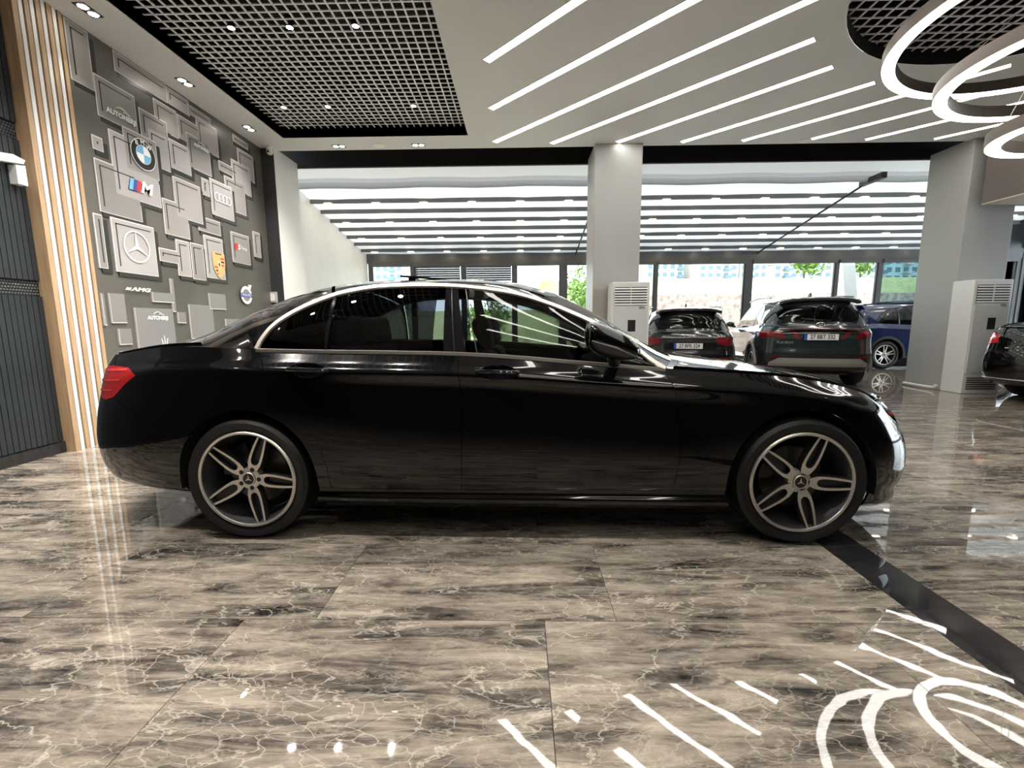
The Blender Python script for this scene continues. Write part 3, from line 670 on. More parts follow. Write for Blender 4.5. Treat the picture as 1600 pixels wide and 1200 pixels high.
disc('iron_mark_ring', vy, vz, 0.092, 0.135, m_print, DM, 48); poly('iron_mark_arrow', [(vy+0.075,vz+0.10),(vy+0.10,vz+0.075),(vy+0.15,vz+0.16),(vy+0.06,vz+0.16)], m_print, DM)
disc('iron_mark_disc', vy, vz, 0, 0.092, mat('print_grey',(0.22,0.22,0.23),0.35), DM); poly('iron_mark_band', [(vy-0.13,vz-0.032),(vy+0.13,vz-0.032),(vy+0.13,vz+0.032),(vy-0.13,vz+0.032)], navy, DM+0.002)
txt('VOLVO', vy, vz, 0.055, m_print, DM+0.003, 1.2)
ty, tz = 5.105, 0.985
b = MB(); c = myz(ty, tz)
b.tube([(DM,c[0],c[1]-0.06),(DM,c[0],c[1]+0.07)], [0.006,0.003], 6)
for s_ in (-1, 1): b.tube([(DM,c[0],c[1]-0.05),(DM,c[0]+s_*0.03,c[1]-0.035),(DM,c[0]+s_*0.035,c[1]),(DM,c[0]+s_*0.045,c[1]+0.035)], [0.006,0.006,0.005,0.003], 6)
b.tube([(DM,c[0]-0.03,c[1]-0.06),(DM,c[0]+0.03,c[1]-0.06)], 0.005, 6); b.obj('trident', m_print, mu)
# ------------------------------------------------------------------ car body lofting
def pchip(xs, ys):
    x = np.array(xs, float); y = np.array(ys, float); h = np.diff(x); d = np.diff(y)/h; n = len(x); m = np.zeros(n)
    for i in range(1, n-1):
        if d[i-1]*d[i] > 0:
            w1 = 2*h[i]+h[i-1]; w2 = h[i]+2*h[i-1]; m[i] = (w1+w2)/(w1/d[i-1]+w2/d[i])
    m[0] = d[0]; m[-1] = d[-1]
    def f(t):
        t = np.clip(np.asarray(t, float), x[0], x[-1]); i = np.clip(np.searchsorted(x, t, side='right')-1, 0, n-2)
        u = (t-x[i])/h[i]; a = y[i]; b = y[i+1]
        return (2*u**3-3*u**2+1)*a + (u**3-2*u**2+u)*h[i]*m[i] + (-2*u**3+3*u**2)*b + (u**3-u**2)*h[i]*m[i+1]
    return f
def catmull(pts):
    P_ = np.array(pts, float); n = len(P_); T = np.zeros_like(P_)
    T[1:-1] = (P_[2:]-P_[:-2])/2; T[0] = (0, P_[1,1]-P_[0,1]); T[-1] = (0, P_[-1,1]-P_[-2,1])
    # limit tangents by the shorter neighbouring chord
    for i in range(1, n-1):
        l = 1.0*min(np.linalg.norm(P_[i+1]-P_[i]), np.linalg.norm(P_[i]-P_[i-1])); tl = np.linalg.norm(T[i])
        if tl > l*1.25: T[i] *= l*1.25/tl
    def f(s):
        i = min(int(s), n-2); u = s-i
        return (2*u**3-3*u**2+1)*P_[i] + (u**3-2*u**2+u)*T[i] + (-2*u**3+3*u**2)*P_[i+1] + (u**3-u**2)*T[i+1]
    return f

class Body:
    def __init__(s, sp):
        s.sp = sp; plan = catmull(sp['plan']); S = len(sp['plan'])-1; K = sp['keys']; nl = len(sp['z'])
        zf = [pchip(K, r) for r in sp['z']]; nf = [pchip(K, r) for r in sp['inset']]
        s.sR, s.sF = sp['sR'], sp['sF']
        ss = []
        for i in range(S):
            k = sp.get('sub', {}).get(i, 10); ss += [i+j/k for j in range(k)]
        ss += [S]; s.ss = ss
        kk = [i+j/5 for i in range(nl-1) for j in range(5)] + [nl-1]; s.kk = kk
        s.low = []
        for q in ss:
            p0 = plan(q); e = 0.02; t = plan(min(q+e, S))-plan(max(q-e, 0)); t /= np.linalg.norm(t)+1e-9
            nrm = np.array([-t[1], t[0]])      # travelling rear->front along +y side: outward normal
            if q <= 0: nrm = np.array([-1.0, 0.0])
            if q >= S: nrm = np.array([1.0, 0.0])
            fi = pchip(range(nl), [f(q) for f in nf]); fz = pchip(range(nl), [f(q) for f in zf])
            col = []
            for k in kk:
                c = p0 - nrm*float(fi(k)); y = max(c[1], 0.0)
                if q <= 0 or q >= S: y = 0.0
                col.append((float(c[0]), float(y), float(fz(k))))
            s.low.append(col)
        # glass band
        tx = pchip(*zip(*sp['topmap'])); tz = pchip(*zip(*sp['top']))
        zb0 = [g[0] for g in s.low]
        s.dlo = []; s.dlo_s = []; s.E = []; s.nt = 10
        for q, g in zip(ss, s.low):
            a = g[0]
            if s.sR <= q <= s.sF:
                x = float(tx(a[0])); z = max(float(tz(x)), a[2]+ (0.0 if q in (s.sR, s.sF) else 1e-4))
                zz = np.interp(x, [c[0][0] for c in s.low[5:-5]], [c[0][2] for c in s.low[5:-5]])
                if q in (s.sR, s.sF): T = a
                else: T = (x, a[1]-sp['tumble']*max(z-a[2], 0), z)
                row = []
                for j in range(s.nt+1):
                    u = j/s.nt; bl = sp.get('bulge', 0.022)*math.sin(math.pi*u)*min(1, (T[2]-a[2])/0.25)
                    row.append((a[0]*(1-u)+T[0]*u, a[1]*(1-u)+T[1]*u+bl, a[2]*(1-u)+T[2]*u))
                s.dlo.append(row); s.dlo_s.append(q); s.E.append(T)
            else: s.E.append(a)
        # upper skin
        ck = sp['center']; cx = pchip([c[0] for c in ck], [c[1] for c in ck]); cz = pchip([c[0] for c in ck], [c[2] for c in ck]); cp = pchip([c[0] for c in sp['crown']], [c[1] for c in sp['crown']])
        s.vv = [0, .02, .045, .07, .11, .16, .22, .3, .38, .46, .54, .62, .7, .78, .86, .93, 1.0]
        s.upp = []
        for q, e in zip(ss, s.E):
            c = (float(cx(q)), 0.0, float(cz(q))); p_ = float(cp(q)); row = []
            for v in s.vv:
                w = 1-v; g = w**p_
                row.append((c[0]+(e[0]-c[0])*(w**2.0), e[1]*w, c[2]+(e[2]-c[2])*g))
            s.upp.append(row)

def bm_from_grid(G, closed=False):
    b = MB(); b.grid(G); me = bpy.data.meshes.new('tmp'); me.from_pydata(b.v, [], b.f)
    bm = bmesh.new(); bm.from_mesh(me); bpy.data.meshes.remove(me)
    bmesh.ops.remove_doubles(bm, verts=bm.verts, dist=1e-5); return bm
def carve(bm, pts, ax=(0, 2), closed=True, pred=None):
    n = len(pts)
    for i in range(n if closed else n-1):
        a = pts[i]; b = pts[(i+1) % n]; dx, dy = b[0]-a[0], b[1]-a[1]
        if abs(dx)+abs(dy) < 1e-7: continue
        lo = (min(a[0],b[0])-1e-4, min(a[1],b[1])-1e-4); hi = (max(a[0],b[0])+1e-4, max(a[1],b[1])+1e-4)
        nx, ny = -dy, dx; fs = []
        for f in bm.faces:
            u = [v.co[ax[0]] for v in f.verts]; w = [v.co[ax[1]] for v in f.verts]
            if max(u) < lo[0] or min(u) > hi[0] or max(w) < lo[1] or min(w) > hi[1]: continue
            if pred and not pred(f.calc_center_median()): continue
            d = [(p-a[0])*nx+(q-a[1])*ny for p, q in zip(u, w)]
            if max(d) < 1e-9 or min(d) > -1e-9: continue
            fs.append(f)
        if not fs: continue
        co = [0,0,0]; no = [0,0,0]; co[ax[0]] = a[0]; co[ax[1]] = a[1]; no[ax[0]] = nx; no[ax[1]] = ny
        es = {e for f in fs for e in f.edges}; vs = {v for f in fs for v in f.verts}
        bmesh.ops.bisect_plane(bm, geom=list(fs)+list(es)+list(vs), dist=1e-6, plane_co=co, plane_no=Vector(no).normalized())
def inside(p, poly):
    x, y = p; r = False; j = len(poly)-1
    for i in range(len(poly)):
        a, b = poly[i], poly[j]
        if (a[1] > y) != (b[1] > y) and x < (b[0]-a[0])*(y-a[1])/(b[1]-a[1])+a[0]: r = not r
        j = i
    return r
def circle(cx, cz, r, n=44): return [(cx+r*math.cos(2*math.pi*i/n), cz+r*math.sin(2*math.pi*i/n)) for i in range(n)]
def take(bm, test):
    """pull the faces that pass out of bm as (verts, faces) and delete them there"""
    fs = [f for f in bm.faces if test(f.calc_center_median())]
    ix = {}; vs = []; out = []
    for f in fs:
        o = []
        for v in f.verts:
            if v not in ix: ix[v] = len(vs); vs.append(tuple(v.co))
            o.append(ix[v])
        out.append(tuple(o))
    bmesh.ops.delete(bm, geom=fs, context='FACES')
    return vs, out
def panel(name, pieces, m, parent, side=0, gap=0.0015, depth=0.012, fix_center=True, mats=None):
    """side=+1 / -1: one side; 0: both halves welded at the centre line. pieces: list of (verts, faces)"""
    bm = bmesh.new()
    for sg_ in ((1, -1) if side == 0 else (side,)):
        for vs, fs in pieces:
            nv = [bm.verts.new((v[0], v[1]*sg_, v[2])) for v in vs]
            for f in fs:
                q = [nv[i] for i in (f if sg_ > 0 else f[::-1])]
                try: bm.faces.new(q)
                except ValueError: pass
    bmesh.ops.remove_doubles(bm, verts=bm.verts, dist=4e-5)
    bmesh.ops.dissolve_degenerate(bm, edges=bm.edges, dist=1e-6)
    bm.normal_update()
    tot = sum(f.normal.dot(f.calc_center_median()-Vector((f.calc_center_median().x*0.86, 0, 0.62)))*f.calc_area() for f in bm.faces)
    if tot < 0: bmesh.ops.reverse_faces(bm, faces=bm.faces); bm.normal_update()
    if gap or depth:
        be = [e for e in bm.edges if len(e.link_faces) == 1]; bv = {v for e in be for v in e.verts}
        mv = {}
        if gap:
            for v in bv:
                ns = [e.other_vert(v).co for e in v.link_edges if e.other_vert(v) not in bv]
                if not ns: ns = [f.calc_center_median() for f in v.link_faces]
                d = sum((q-v.co for q in ns), Vector())
                if d.length > 1e-7: mv[v] = d.normalized()*gap
            for v, d in mv.items(): v.co += d
        if depth:
            nr = {v: v.normal.copy() for v in bv}
            r = bmesh.ops.extrude_edge_only(bm, edges=be)
            nvs = [g for g in r['geom'] if isinstance(g, bmesh.types.BMVert)]
            from mathutils.kdtree import KDTree
            kd = KDTree(len(bv)); bl = list(bv)
            for i, v in enumerate(bl): kd.insert(v.co, i)
            kd.balance()
            for v in nvs:
                _, i, _ = kd.find(v.co); v.co -= nr[bl[i]]*depth
    me = bpy.data.meshes.new(name); bm.to_mesh(me); bm.free(); me.materials.append(m)
    me.polygons.foreach_set('use_smooth', [True]*len(me.polygons)); me.set_sharp_from_angle(angle=R(32)); me.update()
    return place(name, me, parent)
def upper_piece(B, s0, s1, v0, v1):
    vs = []; fs = []; ix = {}
    jj = [j for j, v in enumerate(B.vv) if v0-1e-6 <= v <= v1+1e-6]; ii = [i for i, q in enumerate(B.ss) if s0-1e-6 <= q <= s1+1e-6]
    G = [[B.upp[i][j] for j in jj] for i in ii]; b = MB(); b.grid(G); return b.v, b.f
def dlo_piece(B, x0, x1):
    ii = [i for i, r in enumerate(B.dlo) if x0-1e-6 <= r[0][0] <= x1+1e-6]
    b = MB(); b.grid([B.dlo[i] for i in ii]); return b.v, b.f
def ribbon(path, w, t, side, outd):
    """flat trim strip: path points, width w vertical-ish in the skin plane, thickness t"""
    b = MB(); P_ = [Vector(p) for p in path]; n = len(P_); rings = []
    for i, p in enumerate(P_):
        tg = (P_[min(i+1,n-1)]-P_[max(i-1,0)]).normalized(); o = Vector(outd); o = (o-tg*o.dot(tg)).normalized(); a = tg.cross(o)
        rings.append([p+a*w/2, p+a*w/2*0.7+o*t, p-a*w/2*0.7+o*t, p-a*w/2, p-o*t*0.5])
    b.grid([r+[r[0]] for r in rings]); return b

# ------------------------------------------------------------------ wheels
m_tyre = mat('tyre_rubber', (0.007, 0.007, 0.0075), 0.5, bump=(60, 0.15))
m_alloy = mat('machined_alloy', (0.86, 0.81, 0.75), 0.38, metal=0.85)
m_alloydk = mat('dark_alloy', (0.05, 0.05, 0.052), 0.32, metal=0.6)
m_barrel = mat('rim_barrel_grey', (0.13, 0.13, 0.135), 0.3, metal=0.7)
m_disc = mat('brake_disc_steel', (0.16, 0.155, 0.15), 0.4, metal=0.9)
def make_wheel(parent, loc, side, R_=0.338, Rr=0.270, w=0.245, off=0.0, rear=False, style=0):
    """wheel as a part of the car with its own sub-parts; side=-1: outer face looks to -y"""
    wh = empty('wheel', loc, 0 if side < 0 else math.pi, parent)
    h = w/2
    t = MB(); t.lathe([(Rr-0.004,-h+0.022),(Rr+0.012,-h+0.008),(Rr+0.045,-h-0.002),(R_-0.03,-h+0.006),(R_-0.008,-h+0.022),(R_,-h+0.05),(R_,h-0.05),(R_-0.008,h-0.022),(R_-0.03,h-0.006),(Rr+0.02,h),(Rr-0.004,h-0.02)], 1, 72)
    ty = t.obj('tyre', m_tyre, wh, True)
    g = MB()
    for yy in (-0.062, -0.02, 0.02, 0.062): g.lathe([(R_+0.0006, yy-0.004), (R_-0.004, yy-0.003), (R_-0.004, yy+0.003), (R_+0.0006, yy+0.004)], 1, 72)
    g.obj('tread_groove', m_dark, wh)
    b = MB(); b.lathe([(Rr-0.03,-h+0.05),(Rr-0.022,-h+0.03),(Rr-0.02,-h+0.012)], 1, 72); b.lathe([(Rr-0.03,-h+0.05),(Rr-0.045,-h+0.10),(Rr-0.048,h-0.03)], 1, 72); b.obj('rim_barrel', m_barrel, wh, True)
    b = MB(); b.lathe([(Rr-0.021,-h+0.020),(Rr-0.017,-h+0.008),(Rr-0.007,-h+0.004),(Rr-0.001,-h+0.010),(Rr-0.002,-h+0.03)], 1, 90); b.obj('rim_lip', m_alloy, wh, True)
    b = MB(); b.lathe([(0.0,-0.0),(0.165,0.0),(0.168,0.003),(0.168,0.03),(0.0,0.03)], 1, 48); b.obj('brake_disc', m_disc, wh, True)
    b = MB(); q = []
    for k in range(13): a = R(105+75*k/12); q.append((0.185*math.cos(a), 0.185*math.sin(a)))
    for k in range(13): a = R(180-75*k/12); q.append((0.118*math.cos(a), 0.118*math.sin(a)))
    b.prism(q, 1, -0.035, 0.04); b.obj('brake_caliper', m_alloydk, wh)
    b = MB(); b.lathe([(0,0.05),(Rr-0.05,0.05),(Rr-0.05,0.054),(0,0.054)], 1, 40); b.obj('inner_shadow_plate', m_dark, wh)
    # spokes
    yo = -h+0.018
    def spoke_mesh():
        b = MB(); rr0, rr1 = 0.050, Rr-0.012
        if style == 0:
            prof = [(0.046,0.021),(0.066,0.029),(0.09,0.0355),(0.125,0.0370),(0.165,0.0350),(0.210,0.0305),(rr1,0.0240)]
            hole = [(0.082,0.005),(0.090,0.0170),(0.108,0.0225),(0.142,0.0235),(0.180,0.0212),(0.216,0.0180),(rr1-0.010,0.0145)]
        else:
            prof = [(0.045,0.03),(0.08,0.038),(0.12,0.040),(0.15,0.042),(0.18,0.045),(0.21,0.05),(rr1,0.055)]
            hole = [(0.10,0.003),(0.11,0.006),(0.13,0.010),(0.15,0.016),(0.18,0.024),(0.205,0.031),(rr1-0.012,0.037)]
        def yf(r): return yo + 0.020*((rr1-r)/rr1)**1.5
        k = len(prof)
        fr = []
        for (ro, wo), (ri, wi) in zip(prof, hole): fr.append(((ro,wo),(ri,wi)))
        for sg_ in (1, -1):
            of = [(sg_*wo, yf(ro), ro) for (ro,wo),_ in fr]; inn = [(sg_*wi, yf(ri), ri) for _,(ri,wi) in fr]
            ob = [(p_[0]*1.12, p_[1]+0.04, p_[2]) for p_ in of]; ib = [(p_[0]*0.82, p_[1]+0.026, p_[2]) for p_ in inn]
            b.grid([of, inn], 0); b.grid([of, ob], 1); b.grid([inn, ib], 1)
        # end bridge at the rim and hub bridge
        o_, i_ = fr[-1]; b.add([(-o_[1],yf(o_[0]),o_[0]),(o_[1],yf(o_[0]),o_[0]),(i_[1],yf(i_[0]),i_[0]),(-i_[1],yf(i_[0]),i_[0])], [(0,1,2,3)], 0)
        o_, i_ = fr[0]; b.add([(-o_[1],yf(o_[0]),o_[0]),(o_[1],yf(o_[0]),o_[0]),(i_[1],yf(i_[0]),i_[0]),(-i_[1],yf(i_[0]),i_[0])], [(0,1,2,3)], 0)
        # slot floor
        fl_ = [[(-wi*0.85, yf(ri)+0.024, ri), (wi*0.85, yf(ri)+0.024, ri)] for _,(ri,wi) in fr]; b.grid(fl_, 1)
        o_, i_ = fr[-1]; b.add([(-o_[1],yf(o_[0]),o_[0]),(o_[1],yf(o_[0]),o_[0]),(o_[1]*1.1,yf(o_[0])+0.04,o_[0]),(-o_[1]*1.1,yf(o_[0])+0.04,o_[0])], [(0,1,2,3)], 1)
        return b.mesh('spoke', [m_alloy, m_alloydk], True)
    key = 'spoke_%d_%.3f' % (style, Rr)
    if key not in TM: TM[key] = spoke_mesh()
    for k in range(5):
        a = R(off+72*k)          # angle from +x, counter-clockwise seen from outside
        # local spoke points along +z ; seen from -y, +x is right
        place('spoke', TM[key], wh, None, (0, R(90)-a, 0))
    b = MB(); b.lathe([(0,yo+0.012),(0.052,yo+0.012),(0.060,yo+0.016),(0.064,yo+0.05)], 1, 40); b.obj('hub_face', m_alloy, wh, True)
    b = MB(); b.lathe([(0,yo+0.006),(0.028,yo+0.006),(0.036,yo+0.008),(0.038,yo+0.014)], 1, 40); hc = b.obj('hub_cap', m_alloydk, wh, True)
    b = MB(); b.lathe([(0.0305,yo+0.0055),(0.034,yo+0.0045),(0.0365,yo+0.007)], 1, 40)
    for k in range(3):
        a = R(90+120*k); c_, s_ = math.cos(a), math.sin(a)
        b.add([(0,yo+0.003,0),(0.0055*math.cos(a+R(60)),yo+0.005,0.0055*math.sin(a+R(60))),(0.024*c_,yo+0.005,0.024*s_),(0.0055*math.cos(a-R(60)),yo+0.005,0.0055*math.sin(a-R(60)))], [(0,1,2),(0,2,3)])
    b.obj('hub_star', m_alloy, wh)
    b = MB()
    for k in range(5):
        a = R(off+72*k); b.lathe([(0,yo+0.011),(0.0105,yo+0.011),(0.0125,yo+0.012)], 1, 12, (0.0535*math.cos(a), 0, 0.0535*math.sin(a)))
    b.obj('wheel_bolt', m_black, wh)
    return wh
def wheel_well(parent, x, z, r, y0=0.50, y1=0.90, name='wheel_arch_liner', a0=-6, a1=186):
    for s_ in (-1, 1):
        b = MB(); A = [R(a0+(a1-a0)*k/24) for k in range(25)]
        b.grid([[(x+r*math.cos(a), s_*y1, z+r*math.sin(a)), (x+r*math.cos(a), s_*y0, z+r*math.sin(a))] for a in A])
        b.add([(x, s_*y0, z)]+[(x+r*math.cos(a), s_*y0, z+r*math.sin(a)) for a in A], [(0,i+1,i+2) for i in range(24)])
        b.obj(name, m_dark, parent, False, False)
# ------------------------------------------------------------------ black sedan
m_paint = mat('black_gloss_paint', (0.0022, 0.0022, 0.0028), 0.12, spec=0.15, coat=1.0)
m_paint.node_tree.nodes['Principled BSDF'].inputs['Coat Roughness'].default_value = 0.012
m_pillar = mat('piano_black', (0.006, 0.006, 0.008), 0.05, spec=0.5)
m_tint = glass_mat('dark_tinted_glass', (0.10, 0.11, 0.125), 1.0)
m_tintf = glass_mat('light_tinted_glass', (0.27, 0.295, 0.295), 1.0)
m_trim = mat('satin_chrome_trim', (0.80, 0.75, 0.68), 0.36, metal=1.0)
m_leather = mat('black_leather', (0.012, 0.012, 0.013), 0.55)
m_tail = mat('tail_lamp_red', (0.50, 0.010, 0.014), 0.06, coat=1.0)
m_tailled = mat('tail_lamp_bright_red', (0.85, 0.05, 0.05), 0.1, coat=1.0)
m_taildk = mat('tail_lamp_dark_red', (0.12, 0.004, 0.006), 0.08, coat=1.0)
m_headl = glass_mat('headlamp_lens', (0.86, 0.9, 0.94), 1.6)
m_reflector = mat('lamp_reflector', (0.62, 0.66, 0.70), 0.12, metal=1.0)
m_under = mat('underbody_black', (0.006, 0.006, 0.006), 0.8)

KEYS = [0, 3, 5, 6, 8, 10, 12, 13, 14, 15, 17]
sedan = dict(
    plan=[(-2.60,0),(-2.59,.35),(-2.535,.62),(-2.41,.78),(-2.18,.865),(-1.88,.905),(-1.42,.926),(-1.0,.926),(-.4,.926),(.2,.926),(.77,.926),(1.12,.926),(1.47,.924),(1.85,.885),(2.08,.78),(2.20,.62),(2.285,.35),(2.31,0)],
    keys=KEYS,
    z=[[1.00,1.002,1.052,1.036,1.015,.926,.872,.795,.722,.715,.735],
       [.95,.945,.975,.975,.955,.882,.832,.752,.688,.67,.68],
       [.87,.87,.925,.925,.905,.832,.785,.705,.64,.62,.62],
       [.78,.78,.85,.86,.84,.77,.72,.64,.58,.57,.56],
       [.66,.66,.68,.68,.66,.62,.60,.53,.50,.49,.48],
       [.52,.52,.50,.48,.46,.45,.46,.43,.41,.40,.40],
       [.40,.40,.37,.35,.335,.33,.33,.33,.32,.32,.32],
       [.32,.315,.285,.275,.268,.265,.265,.25,.245,.245,.245],
       [.27,.265,.25,.235,.23,.225,.22,.20,.195,.195,.195],
       [.23,.225,.21,.20,.185,.18,.18,.165,.155,.155,.155]],
    inset=[[.12,.125,.135,.115,.108,.11,.125,.14,.13,.12,.11],
       [.09,.09,.080,.066,.064,.066,.066,.085,.09,.09,.09],
       [.065,.06,.034,.022,.024,.024,.026,.05,.06,.06,.06],
       [.05,.04,.024,.014,.034,.034,.018,.028,.035,.04,.045],
       [.02,.015,.010,.006,.016,.018,.008,.010,.01,.01,.015],
       [0,0,.004,.004,.004,.004,.004,0,0,0,0],
       [.01,.01,.014,.018,.010,.012,.018,.01,.005,.005,.005],
       [.04,.035,.04,.04,.036,.036,.04,.03,.03,.03,.03],
       [.09,.07,.06,.04,.018,.018,.03,.04,.035,.03,.03],
       [.20,.18,.12,.08,.05,.05,.06,.08,.07,.06,.06]],
    sR=6, sF=10, sub={6:26, 9:16, 13:14, 14:14, 2:12, 3:12},
    topmap=[(-1.42,-1.42),(-1.36,-1.37),(-1.02,-1.01),(-.44,-.437),(-.247,-.322),(0,-.10),(.3,.21),(.55,.50),(.70,.68),(.77,.77)],
    top=[(-1.42,1.036),(-1.398,1.09),(-1.359,1.152),(-1.283,1.215),(-1.185,1.271),(-1.084,1.314),(-.962,1.35),(-.765,1.378),(-.546,1.383),(-.4,1.378),(-.183,1.358),(-.038,1.335),(.14,1.283),(.315,1.211),(.452,1.144),(.601,1.051),(.712,.961),(.77,.926)],
    tumble=.52,
    center=[(0,-2.48,1.005),(3,-2.40,1.018),(4,-2.22,1.045),(5,-2.06,1.108),(5.5,-1.90,1.188),(6,-1.70,1.282),(6.4,-1.50,1.353),(6.8,-1.28,1.412),(7.2,-1.02,1.446),(8,-.45,1.458),(8.6,-.08,1.440),(9,.18,1.382),(9.4,.50,1.232),(9.7,.74,1.085),(10,.98,.965),(11,1.28,.925),(12,1.58,.885),(13,1.90,.828),(14,2.08,.768),(15,2.14,.750),(16,2.185,.740),(17,2.20,.735)],
    crown=[(0,2.0),(4,2.4),(5,3.0),(6,3.4),(7,3.0),(8,3.0),(9,2.4),(10,2.0),(11,2.3),(17,2.2)])
AX = 1.4695; WZ = 0.336
def build_sedan(name, loc, rz, label, group=None):
    root = tag(empty(name, loc, rz), label, 'car', group)
    B = Body(sedan); low = bm_from_grid(B.low)
    arcs = [circle(-AX, WZ, 0.386), circle(AX+0.005, WZ, 0.388)]
    for c in arcs: carve(low, c)
    take(low, lambda c: any(inside((c.x, c.z), a) for a in arcs))
    tail = [(-2.085,.900),(-2.16,.938),(-2.30,.946),(-2.44,.935),(-2.495,.90),(-2.515,.80),(-2.44,.775),(-2.33,.755),(-2.255,.775),(-2.17,.845)]
    head = [(1.845,.722),(1.93,.742),(2.06,.705),(2.14,.68),(2.17,.60),(2.08,.578),(1.985,.60),(1.90,.655)]
    doorB = [(-.335,1.10),(-.322,.99),(-.293,.79),(-.297,.585),(-.304,.285)]
    fdoor = doorB + [(.808,.285),(.832,.46),(.836,.587),(.822,.74),(.795,.84),(.765,.915),(.74,1.10)]
    rdoor = [(-1.43,1.10),(-1.40,1.03),(-1.33,.92),(-1.216,.79),(-1.12,.66),(-1.055,.53),(-1.025,.42),(-1.015,.285)] + doorB[::-1]
    sill = [(-1.30,.285),(1.30,.285),(1.30,.10),(-1.30,.10)]
    rb_line = [(-1.70,.56),(-1.80,.585),(-2.00,.64),(-2.255,.772)]
    for pl in (tail, head, fdoor, rdoor, sill): carve(low, pl)
    rbump = [(-1.60,.10),(-1.60,.56)] + rb_line + [(-2.33,.755),(-2.44,.775),(-2.75,.775),(-2.75,.10)]
    fbump = [(1.60,.10),(1.60,.52),(1.79,.545),(1.93,.64),(1.985,.60),(2.08,.578),(2.17,.60),(2.5,.60),(2.5,.10)]
    carve(low, rbump); carve(low, fbump)
    grl = [(-.01,.66),(.36,.645),(.42,.56),(.36,.43),(-.01,.41)]; carve(low, grl, (1, 2), True, lambda c: c.x > 1.9)
    itk = [(.46,.425),(.62,.445),(.735,.43),(.745,.36),(.66,.255),(.46,.245)]; carve(low, itk, (1, 2), True, lambda c: c.x > 1.9)
    trk = [(-.01,1.2),(.50,1.2),(.47,.93),(.47,.775),(-.01,.775)]; carve(low, trk, (1, 2), True, lambda c: c.x < -2.3)
    pt = take(low, lambda c: inside((c.x, c.z), tail)); ph = take(low, lambda c: inside((c.x, c.z), head))
    pgr = take(low, lambda c: c.x > 1.9 and inside((c.y, c.z), grl)); ptk = take(low, lambda c: c.x < -2.3 and inside((c.y, c.z), trk))
    pin = take(low, lambda c: c.x > 1.9 and inside((c.y, c.z), itk))
    pfd = take(low, lambda c: inside((c.x, c.z), fdoor)); prd = take(low, lambda c: inside((c.x, c.z), rdoor))
    psl = take(low, lambda c: inside((c.x, c.z), sill)); prb = take(low, lambda c: inside((c.x, c.z), rbump)); pfb = take(low, lambda c: inside((c.x, c.z), fbump))
    pfe = take(low, lambda c: c.x > 0); pqu = take(low, lambda c: True); low.free()
    # upper skin
    SH, VP = 10.1, 0.07
    swt, srg = 8.9, 6.9
    panel('hood', [upper_piece(B, SH, 17, .045, 1)], m_paint, root)
    panel('windscreen', [upper_piece(B, swt, 10, VP, 1)], m_tintf, root, 0, 0, 0)
    panel('rear_window', [upper_piece(B, 5.5, srg, .30, 1)], m_tint, root, 0, 0, 0)
    panel('roof', [upper_piece(B, srg, swt, 0, 1), upper_piece(B, swt, 10, 0, VP), upper_piece(B, 5.5, srg, 0, .30), upper_piece(B, 5.3, 5.5, 0, 1)], m_paint, root, 0, 0, 0.008)
    panel('cowl_panel', [upper_piece(B, 10, SH, 0, 1)], m_paint, root, 0, 0, 0)
    panel('trunk_lid', [upper_piece(B, 0, 5.3, .045, 1), ptk], m_paint, root)
    for s_ in (1, -1):
        panel('front_fender', [pfe, upper_piece(B, SH, 17, 0, .045)], m_paint, root, s_)
        panel('quarter_panel', [pqu, upper_piece(B, 0, 5.3, 0, .045)], m_paint, root, s_)
        for nm, pc, x0, x1, hx in (('front_door', pfd, -.247, .77, -.105), ('rear_door', prd, -1.42, -.44, -1.10)):
            d = panel(nm, [pc], m_paint, root, s_)
            # grip and recess
            hz = 0.922 if nm == 'front_door' else 0.935; yy = 0.915
            b = MB(); pts = [(hx-0.105, s_*(yy-0.012), hz), (hx-0.09, s_*(yy+0.012), hz+0.002), (hx-0.05, s_*(yy+0.028), hz+0.004), (hx+0.05, s_*(yy+0.028), hz+0.001), (hx+0.09, s_*(yy+0.012), hz-0.003), (hx+0.105, s_*(yy-0.012), hz-0.004)]
            b.tube(pts, [0.012,0.016,0.0175,0.0175,0.016,0.012], 10, 0, True, 0.012); b.obj('door_handle', m_paint, d, True)
            b = MB(); N_ = 24; b.add([(hx+0.10*math.cos(2*math.pi*k/N_), s_*(yy-0.006), hz-0.004+0.040*math.sin(2*math.pi*k/N_)) for k in range(N_)] + [(hx, s_*(yy-0.02), hz-0.004)], [(k, (k+1)%N_, N_) for k in range(N_)])
            b.obj('handle_recess', m_pillar, d, True)
        panel('sill_skirt', [psl], m_paint, root, s_)
        tl_ = panel('tail_lamp', [pt], m_tail, root, s_, 0.001, 0.01)
        lk = bm_from_grid(B.low)
        for k_, (za, zb, xa, xb) in enumerate([(.918,.932,-2.46,-2.17),(.862,.872,-2.49,-2.21),(.805,.813,-2.50,-2.275)]):
            quad = [(xa,za-.012),(xb,za+.004),(xb+.01,zb+.004),(xa,zb-.012)]
            if k_ == 0: carve(lk, quad)
            else: carve(lk, quad)
            vs, fs = take(lk, lambda c: inside((c.x, c.z), quad)); b = MB(); b.add([(v[0]-.002 if v[0] < -2.35 else v[0]-.001, s_*(v[1]+.003), v[2]) for v in vs], fs); b.obj('led_bar', m_tailled, tl_, True, False)
        lk.free()
        hl = panel('headlamp', [ph], m_headl, root, s_, 0.0, 0.0)
        # lamp insides
        b = MB(); vs, fs = ph; cx_ = sum(v[0] for v in vs)/len(vs); 
        b.add([(v[0]-0.05, s_*(v[1]-0.03), v[2]) for v in vs], fs); b.obj('reflector', m_reflector, hl, True)
